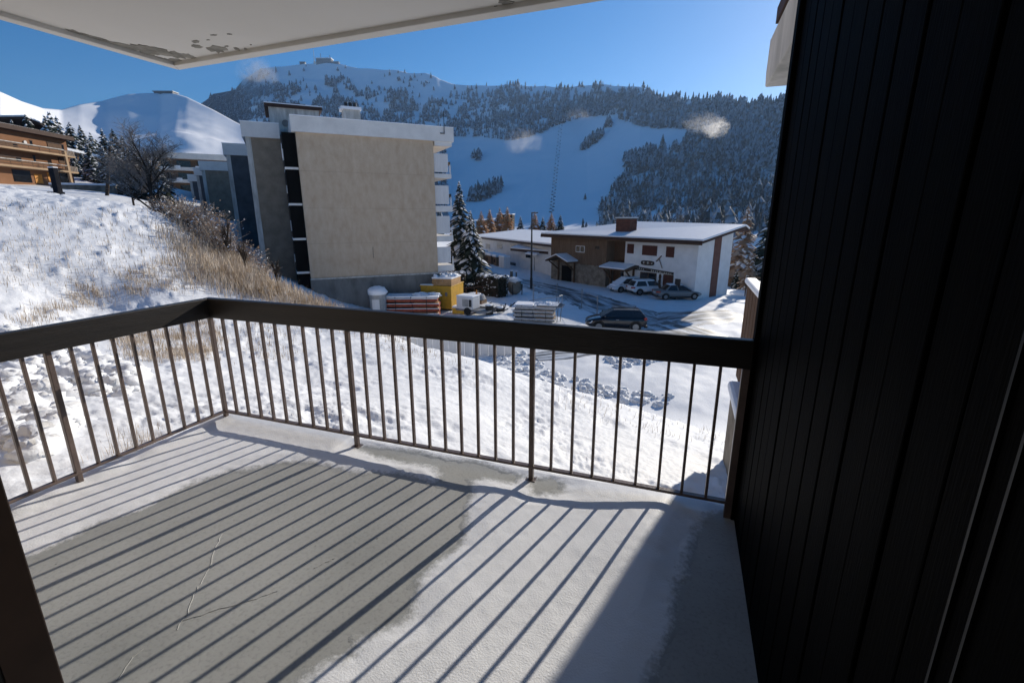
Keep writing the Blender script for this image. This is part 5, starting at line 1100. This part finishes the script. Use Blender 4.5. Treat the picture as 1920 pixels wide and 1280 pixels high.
tree_px('fir2', 'conifer', 'slim frosted conifer beside the balconies of the beige block', 862, 342, 66, group='conifers beside the beige block', wide=1.3)
tree_px('snowy', 'conifer', 'broad snow-laden conifer at the corner of the beige block', 882, 396, 58, group='conifers beside the beige block', wide=1.1)
for k, (px, yt, kd, lab) in enumerate(((902, 402, 'larch0', 'orange larch leftmost before the distant lodge'), (918, 398, 'larch1', 'orange larch second from left before the distant lodge'), (937, 396, 'larch0', 'orange larch before the lodge tower'), (951, 394, 'larch1', 'tall orange larch right of the lodge tower'), (1003, 403, 'larch0', 'orange larch just right of the street lamp'), (1034, 405, 'larch1', 'pale pinkish larch left of the chalet roof'), (976, 412, 'fir0', 'small snowy conifer left of the street lamp'), (1018, 414, 'fir1', 'small snowy conifer between the two right larches'), (1051, 409, 'dark', 'dark conifer nearest the chalet roof'), (1120, 421, 'fir2', 'tiny conifer tip left of the chalet chimney'))):
    tree_px(kd, 'larch' if 'larch' in kd else 'conifer', lab, px, yt - 7, 150 + 6 * (k % 3), 446, 'trees behind the low annexe', wide=1.5)
tree_px('frosty0', 'larch', 'tall bare frosted larch right of the chalet gable', 1402, 384, 70, group='trees right of the chalet', wide=1.35)
tree_px('dark', 'conifer', 'dark snowy conifer cut off by the black board wall', 1450, 380, 62, group='trees right of the chalet', wide=1.2)
tree_px('frosty1', 'larch', 'shorter frosted larch behind the chalet terrace', 1380, 450, 74, group='trees right of the chalet', wide=1.2)
tree_px('frosty0', 'larch', 'low brown frosted thicket tree between terrace and wall', 1420, 470, 60, group='trees right of the chalet', wide=1.5)
tree_px('dark', 'conifer', 'low dark conifer at the foot of the tall larch', 1395, 505, 62, group='trees right of the chalet', wide=1.5)
# lone trees on the open piste
for k, (px, py, h, kd, lab) in enumerate(((1242, 272, 26, 'dark', 'lone conifer on the upper piste'), (1097, 374, 12, 'dark', 'small lone tree low on the piste'), (895, 302, 26, 'dark', 'dark tree clump top left of the piste'), (1136, 240, 20, 'dark', 'round tree at the top of the piste'))):
    t = (py - 446) / (itp(RIDGE_B, px) - 446); q = bgrid(np.array([float(px)]), np.array([t])); tree(kd, 'conifer', lab, (float(q[0][0]), float(q[1][0]), float(q[2][0])), h * .72, 'lone trees on the piste', 1.3)
# big bare frosted tree
def bare_tree(name, label, loc, h, seed, spread=.5, m='bark', m2='frost_twig', group=None, deep=5):
    r_ = random.Random(seed); tr = MB(); br = MB(); tw = MB()
    def grow(p, d, L, r0, lev):
        q = p + d * L; (tr if lev == 0 else br if lev < 3 else tw).tube(p, q, r0, r0 * .62, 6 if lev < 2 else 3, caps=False)
        if lev >= deep: return
        n = (13 if lev == 0 else 5) if lev < 3 else 4
        for k in range(n):
            t_ = (.35 + .65 * (k + r_.random() * .5) / n) if lev else (.25 + .75 * (k + 1) / n); a = r_.random() * 6.28
            e = Vector((math.cos(a), math.sin(a), 0)) * spread; nd = (d * (.75 if lev else .6) + e * (.9 + .5 * r_.random()) + Vector((0, 0, .22 if lev < 3 else -.02))).normalized()
            grow(p + d * L * t_, nd, L * (.5 + .18 * r_.random()) * (1 if lev else .8), r0 * .5 * (1.1 - .4 * t_) + .003, lev + 1)
    t_ = thing(name, label, 'tree', loc, 0, group); grow(Vector((0, 0, -.2)), Vector((0, 0, 1)), h * .62, h * .02, 0)
    tr.build('trunk', m, t_); br.build('limbs', m, t_); tw.build('twigs', m2, t_); return t_
p = on_ground(292, 398, 24, 70); p = atd(290, 400, 40); z = gh(p[0], p[1]); hB = (atd(290, 258, 40)[2] - z) * 1.12
bare_tree('bare_tree', 'large leafless frosted tree rising above the snowy bank', (p[0], p[1], z), hB, 5, .62, 'bark', 'frost_twig')
p = atd(250, 380, 52); bare_tree('bare_tree', 'smaller leafless tree left of the large one', (p[0], p[1], gh(p[0], p[1])), 5.5, 8, .6, 'bark', 'frost_twig')
# shrubs: bundles of twigs with frosted leaves
def shrub_mesh(seed, n=110, leaf=9):
    r_ = random.Random(seed); m = MB()
    for k in range(n):
        a = r_.random() * 6.28; l = .6 + .5 * r_.random(); e = r_.uniform(.5, 1.4); tip = Vector((math.cos(a) * math.cos(e) * l, math.sin(a) * math.cos(e) * l, math.sin(e) * l)); b = Vector((r_.uniform(-.12, .12), r_.uniform(-.12, .12), 0))
        m.tube(b, tip, .012, .004, 3, 0, caps=False)
        for j in range(leaf):
            c = b.lerp(tip, r_.uniform(.3, 1.)) + Vector((r_.gauss(0, .05), r_.gauss(0, .05), r_.gauss(0, .05))); s_ = r_.uniform(.02, .05)
            v = [c + Vector((r_.uniform(-s_, s_), r_.uniform(-s_, s_), r_.uniform(-s_, s_))) for _ in range(3)]; m.add(v, [(0, 1, 2)], 1 if r_.random() < .75 else 2)
    return m
SH = []
for k in range(3):
    o = shrub_mesh(70 + k).build('twigs', ['frost_twig', 'frost_leaf', 'snow_roof']); SH.append(o.data); bpy.data.objects.remove(o)
shr = [(312, 402, 22.5, 1.5, 'leftmost frosted shrub at the top of the bank'), (335, 418, 22, 1.9, 'broad frosted shrub under the bare tree'), (358, 432, 21.3, 2.2, 'tall russet frosted shrub on the bank edge'), (380, 446, 20.8, 2.3, 'dense frosted shrub left of the block wings'), (402, 468, 19.8, 2.0, 'frosted shrub before the third wing'), (424, 490, 19.2, 1.6, 'small frosted shrub before the second wing'), (455, 500, 20, 1.5, 'sparse shrub halfway down the grassy edge'), (490, 525, 19, 1.2, 'low shrub before the stair windows'), (345, 395, 30, 2.2, 'shrub behind the russet ones at the bank top'), (690, 566, 17, 1.3, 'spindly shrub at the end of the tall grass')]
for k, (px, py, dep, h, lab) in enumerate(shr):
    p = atd(px, py, dep); t_ = thing('frosted_shrub', lab, 'shrub', (p[0], p[1], gh(p[0], p[1]) - .05), k * 1.3, 'frosted shrubs along the bank'); t_.scale = (h * .85, h * .85, h * .66)
    o = bpy.data.objects.new('twigs', SH[k % 3]); COL.objects.link(o); o.parent = t_
    st_ = MB().tube((0, 0, -.05), (.03, .02, .7), .02, .008, 6).build('stem', 'bark', t_)
for k, (px, pyb, pyt, dep, lab) in enumerate(((438, 520, 395, 19, 'tall thin leafless sapling left of the second wing'), (462, 525, 440, 18.5, 'thin leafless sapling before the second wing'), (524, 560, 470, 16.5, 'thin sapling before the stair windows'))):
    p = atd(px, pyb, dep); z = gh(p[0], p[1]); h = atd(px, pyt, dep)[2] - z; bare_tree('sapling', lab, (p[0], p[1], z), max(1.2, h), 30 + k, .22, 'bark', 'frost_twig', 'saplings on the bank edge', 2)
# hedge
def hedge(label, loc, rz, L, W, H, seed, name='clipped_hedge'):
    r_ = random.Random(seed); t_ = thing(name, label, 'hedge', loc, rz); m = MB(); core = MB().box(-L / 2 + .15, L / 2 - .15, -W / 2 + .15, W / 2 - .15, -.2, H - .2).build('stems', 'bark', t_)
    n = int(L * W * H * 90 + 900)
    for k in range(n):
        f = r_.choice('xyzzxy'); x, y, z = r_.uniform(-L / 2, L / 2), r_.uniform(-W / 2, W / 2), r_.uniform(0, H)
        if f == 'x': x = math.copysign(L / 2, x) - r_.uniform(-.08, .12) * math.copysign(1, x)
        elif f == 'y': y = math.copysign(W / 2, y) - r_.uniform(-.08, .12) * math.copysign(1, y)
        else: z = H - r_.uniform(-.1, .1)
        s_ = r_.uniform(.06, .14); c = Vector((x, y, z)); v = [c + Vector((r_.uniform(-s_, s_), r_.uniform(-s_, s_), r_.uniform(-s_, s_))) for _ in range(4)]; m.add(v, [(0, 1, 2), (0, 2, 3)], 0)
    m.build('leaves', 'hedge_leaf', t_); sn = MB()
    for k in range(int(L * W * 14)): sn.blob((r_.uniform(-L / 2, L / 2), r_.uniform(-W / 2, W / 2), H + .02), r_.uniform(.1, .28), r_.uniform(.1, .28), r_.uniform(.05, .16), k, 6, 4, .4)
    for k in range(int(L * H * 5)): sn.blob((r_.uniform(-L / 2, L / 2), -W / 2 - .03, r_.uniform(.1, H)), .07, .06, .05, k + 500, 5, 4, .4)
    sn.build('snow_tufts', 'snow_roof', t_)['kind'] = 'stuff'
hedge('dark clipped hedge topped with snow between the yellow hut and the road', yard(920, 553), R(-22), 3.6, 1.5, 2.0, 1)
hedge('dark hedge under the lowest balcony of the beige block', yard(836, 556), R(45), 4.0, 1.3, 2.3, 2)
hedge('low snow-buried shrub row behind the yard fence', yard(878, 549), R(10), 3.0, .8, .8, 3, 'low_hedge')
# dry grass
def grass(name, label, polys, n, h0, h1, wpx, mat_, seed, bend=.35, scat=.12):
    g = np.random.default_rng(seed); V = []; Fq = []
    for (poly, share, near, far) in polys:
        xs = [p[0] for p in poly]; ys = [p[1] for p in poly]; k = 0; want = int(n * share); tries = 0
        while k < want and tries < 40:
            tries += 1; px = g.uniform(min(xs), max(xs), want); py = g.uniform(min(ys), max(ys), want); ok = inpoly(px, py, poly) & (fbm(px / 18, py / 12, seed, 3) > .42)
            for a, b in zip(px[ok], py[ok]):
                if k >= want: break
                V.append((a, b, near, far)); k += 1
    V = np.array(V); D = np.stack([ray(a, b) for a, b in V[:, :2]]); ds = np.geomspace(2.6, 60, 90); best = np.full(len(V), np.nan)
    fw = D @ FH
    for d0 in ds[::-1]:
        Pp = EYEP + D * (d0 / fw)[:, None]; hit = Pp[:, 2] < base_h(Pp[:, 0], Pp[:, 1]); best = np.where(hit & (d0 >= V[:, 2]) & (d0 <= V[:, 3]), d0, best)
    okk = ~np.isnan(best); D = D[okk]; best = best[okk]; P = EYEP + D * (best / fw[okk])[:, None]; P = P + g.normal(0, scat, P.shape) * [1, 1, 0]; P[:, 2] = ground_h(P[:, 0], P[:, 1]) - .04
    nb = len(P); hh = g.uniform(h0, h1, nb); w = best * wpx / 890; az = g.uniform(0, 6.28, nb); lean = g.uniform(0, bend, nb) * hh
    sd = np.stack([np.cos(az), np.sin(az), 0 * az], -1) * w[:, None] / 2; ld = np.stack([-np.sin(az + g.normal(0, .6, nb)), np.cos(az), 0 * az], -1) * lean[:, None]
    up = np.array([0, 0, 1.]) * hh[:, None]; mid = P + up * .55 + ld * .3; tip = P + up * .95 + ld
    VV = np.stack([P - sd, P + sd, mid - sd * .8, mid + sd * .8, tip], 1).reshape(-1, 3); base = np.arange(nb)[:, None, None] * 5
    T_ = (np.array([[0, 1, 3], [0, 3, 2], [2, 3, 4]])[None] + base).reshape(-1, 3)
    o = npmesh(name, VV, T_, mat_, smooth=False, tris=True); tag(o, label, 'grass', kind='stuff'); return o
grass('tall_dry_grass', 'tall tan dry grass along the edge of the bank', [([(300, 395), (345, 420), (385, 470), (410, 520), (425, 545), (520, 575), (600, 590), (700, 612), (700, 596), (640, 575), (580, 552), (520, 522), (470, 488), (430, 455), (390, 425), (330, 392)], .75, 9, 30), ([(330, 430), (400, 500), (420, 545), (400, 560), (370, 520), (330, 470)], .12, 9, 30), ([(560, 575), (700, 606), (740, 622), (740, 640), (640, 616), (560, 600)], .13, 10, 19)], 11500, .18, .66, 1.05, 'dry_grass', 3, .5, .45)
grass('bank_grass', 'sparse dry grass poking through the snow of the bank', [([(0, 640), (120, 590), (390, 545), (400, 500), (330, 480), (200, 540), (60, 590)], .35, 6, 22), ([(200, 640), (400, 600), (420, 640), (400, 680), (260, 680)], .45, 4, 14), ([(0, 380), (330, 400), (390, 500), (0, 560)], .2, 9, 26)], 9000, .06, .26, .8, 'dry_grass', 4)
grass('near_grass', 'short dry tufts poking through snow in front of the balcony', [([(440, 610), (560, 615), (580, 660), (470, 690)], .4, 4, 16), ([(260, 800), (300, 815), (250, 870), (215, 865)], .2, 2.5, 5), ([(1050, 720), (1300, 770), (1370, 820), (1350, 835), (1180, 800), (1040, 760)], .25, 5, 13), ([(700, 625), (900, 690), (880, 700), (690, 650)], .15, 6, 16)], 1400, .06, .22, .9, 'dry_grass', 5)
# snow clods thrown up by the plough
def clods(name, label, polys, n, smin, smax, seed, near, far):
    g = random.Random(seed); m = MB(); k = 0
    while k < n:
        poly = polys[k % len(polys)]; xs = [p[0] for p in poly]; ys = [p[1] for p in poly]; px, py = g.uniform(min(xs), max(xs)), g.uniform(min(ys), max(ys))
        if not inpoly(np.array([px]), np.array([py]), poly)[0]: continue
        k += 1; p = on_ground(px, py, near, far); s_ = smin + (smax - smin) * g.random() ** 2.2; m.blob((p[0], p[1], p[2] + s_ * .15), s_ * g.uniform(.8, 1.3), s_ * g.uniform(.8, 1.3), s_ * g.uniform(.55, .85), seed + k, 11, 8, .3)
    o = m.build(name, 'snow', smooth=True); tag(o, label, 'snow', kind='stuff')
clods('snow_clods', 'heap of broken snow clods left of the balcony', [[(0, 610), (130, 650), (260, 700), (250, 740), (120, 740), (0, 720)], [(0, 700), (110, 740), (140, 800), (70, 860), (0, 830)]], 520, .03, .19, 100, 3, 20)
clods('plough_berm', 'lumpy ridge of ploughed snow along the parking area', [[(900, 655), (980, 660), (1030, 690), (1100, 715), (1260, 745), (1255, 765), (1080, 745), (960, 700)], [(1130, 668), (1290, 655), (1290, 668), (1160, 690)]], 420, .05, .24, 400, 16, 40)
# ================================================================ CHAIRLIFT, STEAM, AIR
def on_b(px, py):
    t = (py - 446.) / (itp(RIDGE_B, px) - 446.); q = bgrid(np.array([float(px)]), np.array([float(t)])); return np.array([float(q[0][0]), float(q[1][0]), float(q[2][0])])
p0, p1 = on_b(1034, 408), on_b(1052, 232)
cf = thing('chairlift', 'chairlift line of small dark chairs climbing the piste', 'chairlift', p0, 0)
npyl = 7
for side in (-1, 1):
    m = MB(); pts = [on_b(1034 + 18 * k / 12 + side * 2.5, 408 - 176 * k / 12) + UZ * 9 - p0 for k in range(13)]
    for a, b in zip(pts[:-1], pts[1:]): m.tube(tuple(a), tuple(b), .05, n=4, caps=False)
    m.build('cable', 'dark_metal', cf)
    for k in range(26):
        f = (k + .5 * (side > 0)) / 26; c = on_b(1034 + 18 * f + side * 2.5, 408 - 176 * f) + UZ * 5.6 - p0; cc = MB()
        cc.box(c[0] - 1.3, c[0] + 1.3, c[1] - .3, c[1] + .3, c[2], c[2] + .35); cc.box(c[0] - 1.3, c[0] + 1.3, c[1] + .2, c[1] + .35, c[2] + .35, c[2] + 1.1); cc.tube((c[0], c[1], c[2] + .3), (c[0], c[1], c[2] + 3.3), .07, n=4); cc.build('chair', 'dark_metal', cf)
for k in range(npyl):
    f = (k + .3) / npyl; c = on_b(1034 + 18 * f, 408 - 176 * f) - p0; m = MB(); m.tube((c[0], c[1], c[2] - 2), (c[0], c[1], c[2] + 10), .35, .25, 6); m.box(c[0] - 3, c[0] + 3, c[1] - .2, c[1] + .2, c[2] + 9.2, c[2] + 9.6); m.build('pylon', 'grey_metal', cf)
def steam(label, px, py, dep, rx, rz, dens, seed):
    p = atd(px, py, dep); o = MB().blob((0, 0, 0), rx, rx * .6, rz, seed, 16, 12, .05).build('snow_cannon_mist', 'white_paint', smooth=True); o.location = p; o.rotation_euler = (0, 0, YAW); tag(o, label, 'mist', kind='stuff')
    m = bpy.data.materials.new('mist%d' % seed); m.use_nodes = True; n = m.node_tree.nodes; l = m.node_tree.links; n.remove(n['Principled BSDF'])
    v = n.new('ShaderNodeVolumePrincipled'); v.inputs['Color'].default_value = (.95, .96, 1, 1); v.inputs['Anisotropy'].default_value = .6
    tc = n.new('ShaderNodeTexCoord'); mp = n.new('ShaderNodeMapping'); mp.inputs['Scale'].default_value = (1 / rx, 1 / (rx * .6), 1 / rz); l.new(tc.outputs['Object'], mp.inputs['Vector'])
    gr = n.new('ShaderNodeTexGradient'); gr.gradient_type = 'SPHERICAL'; l.new(mp.outputs['Vector'], gr.inputs['Vector'])
    nz = n.new('ShaderNodeTexNoise'); nz.inputs['Scale'].default_value = 1.9; nz.inputs['Detail'].default_value = 7; nz.inputs['Roughness'].default_value = .65; nz.inputs['Distortion'].default_value = .9; l.new(mp.outputs['Vector'], nz.inputs['Vector'])
    a = n.new('ShaderNodeMath'); a.operation = 'MULTIPLY_ADD'; a.inputs[1].default_value = 3.4; a.inputs[2].default_value = -1.5; l.new(nz.outputs['Fac'], a.inputs[0]); a.use_clamp = True
    b = n.new('ShaderNodeMath'); b.operation = 'MULTIPLY'; l.new(a.outputs[0], b.inputs[0]); l.new(gr.outputs['Fac'], b.inputs[1])
    c = n.new('ShaderNodeMath'); c.operation = 'MULTIPLY'; c.inputs[1].default_value = dens; l.new(b.outputs[0], c.inputs[0]); l.new(c.outputs[0], v.inputs['Density'])
    l.new(v.outputs[0], n['Material Output'].inputs['Volume']); o.data.materials.clear(); o.data.materials.append(m); m.cycles.volume_step_rate = 1.
steam('thin cloud of snow-gun mist on the left shoulder of the mountain', 482, 152, 1700, 75, 80, .10, 1)
steam('faint puff of snow-gun mist at the left of the piste', 980, 270, 800, 34, 26, .05, 2)
steam('faint puff of snow-gun mist at the top of the piste', 1085, 232, 1000, 36, 30, .04, 3)
steam('bright backlit snow-gun mist in the forest at the right', 1342, 240, 620, 19, 13, .12, 4)
steam('thin plume of mist drifting left from the bright snow-gun mist', 1318, 230, 625, 30, 14, .022, 5)
hz = MB().box(-3600, 3600, -3600, 3600, -60, 760).build('haze', 'white_paint'); tag(hz, 'thin blue winter air over the valley', 'haze', kind='stuff')
hm = bpy.data.materials.new('air'); hm.use_nodes = True; n = hm.node_tree.nodes; n.remove(n['Principled BSDF']); v = n.new('ShaderNodeVolumePrincipled')
v.inputs['Color'].default_value = (.42, .64, 1, 1); v.inputs['Density'].default_value = .9e-4; v.inputs['Anisotropy'].default_value = .35
hm.node_tree.links.new(v.outputs[0], n['Material Output'].inputs['Volume']); hz.data.materials.clear(); hz.data.materials.append(hm)
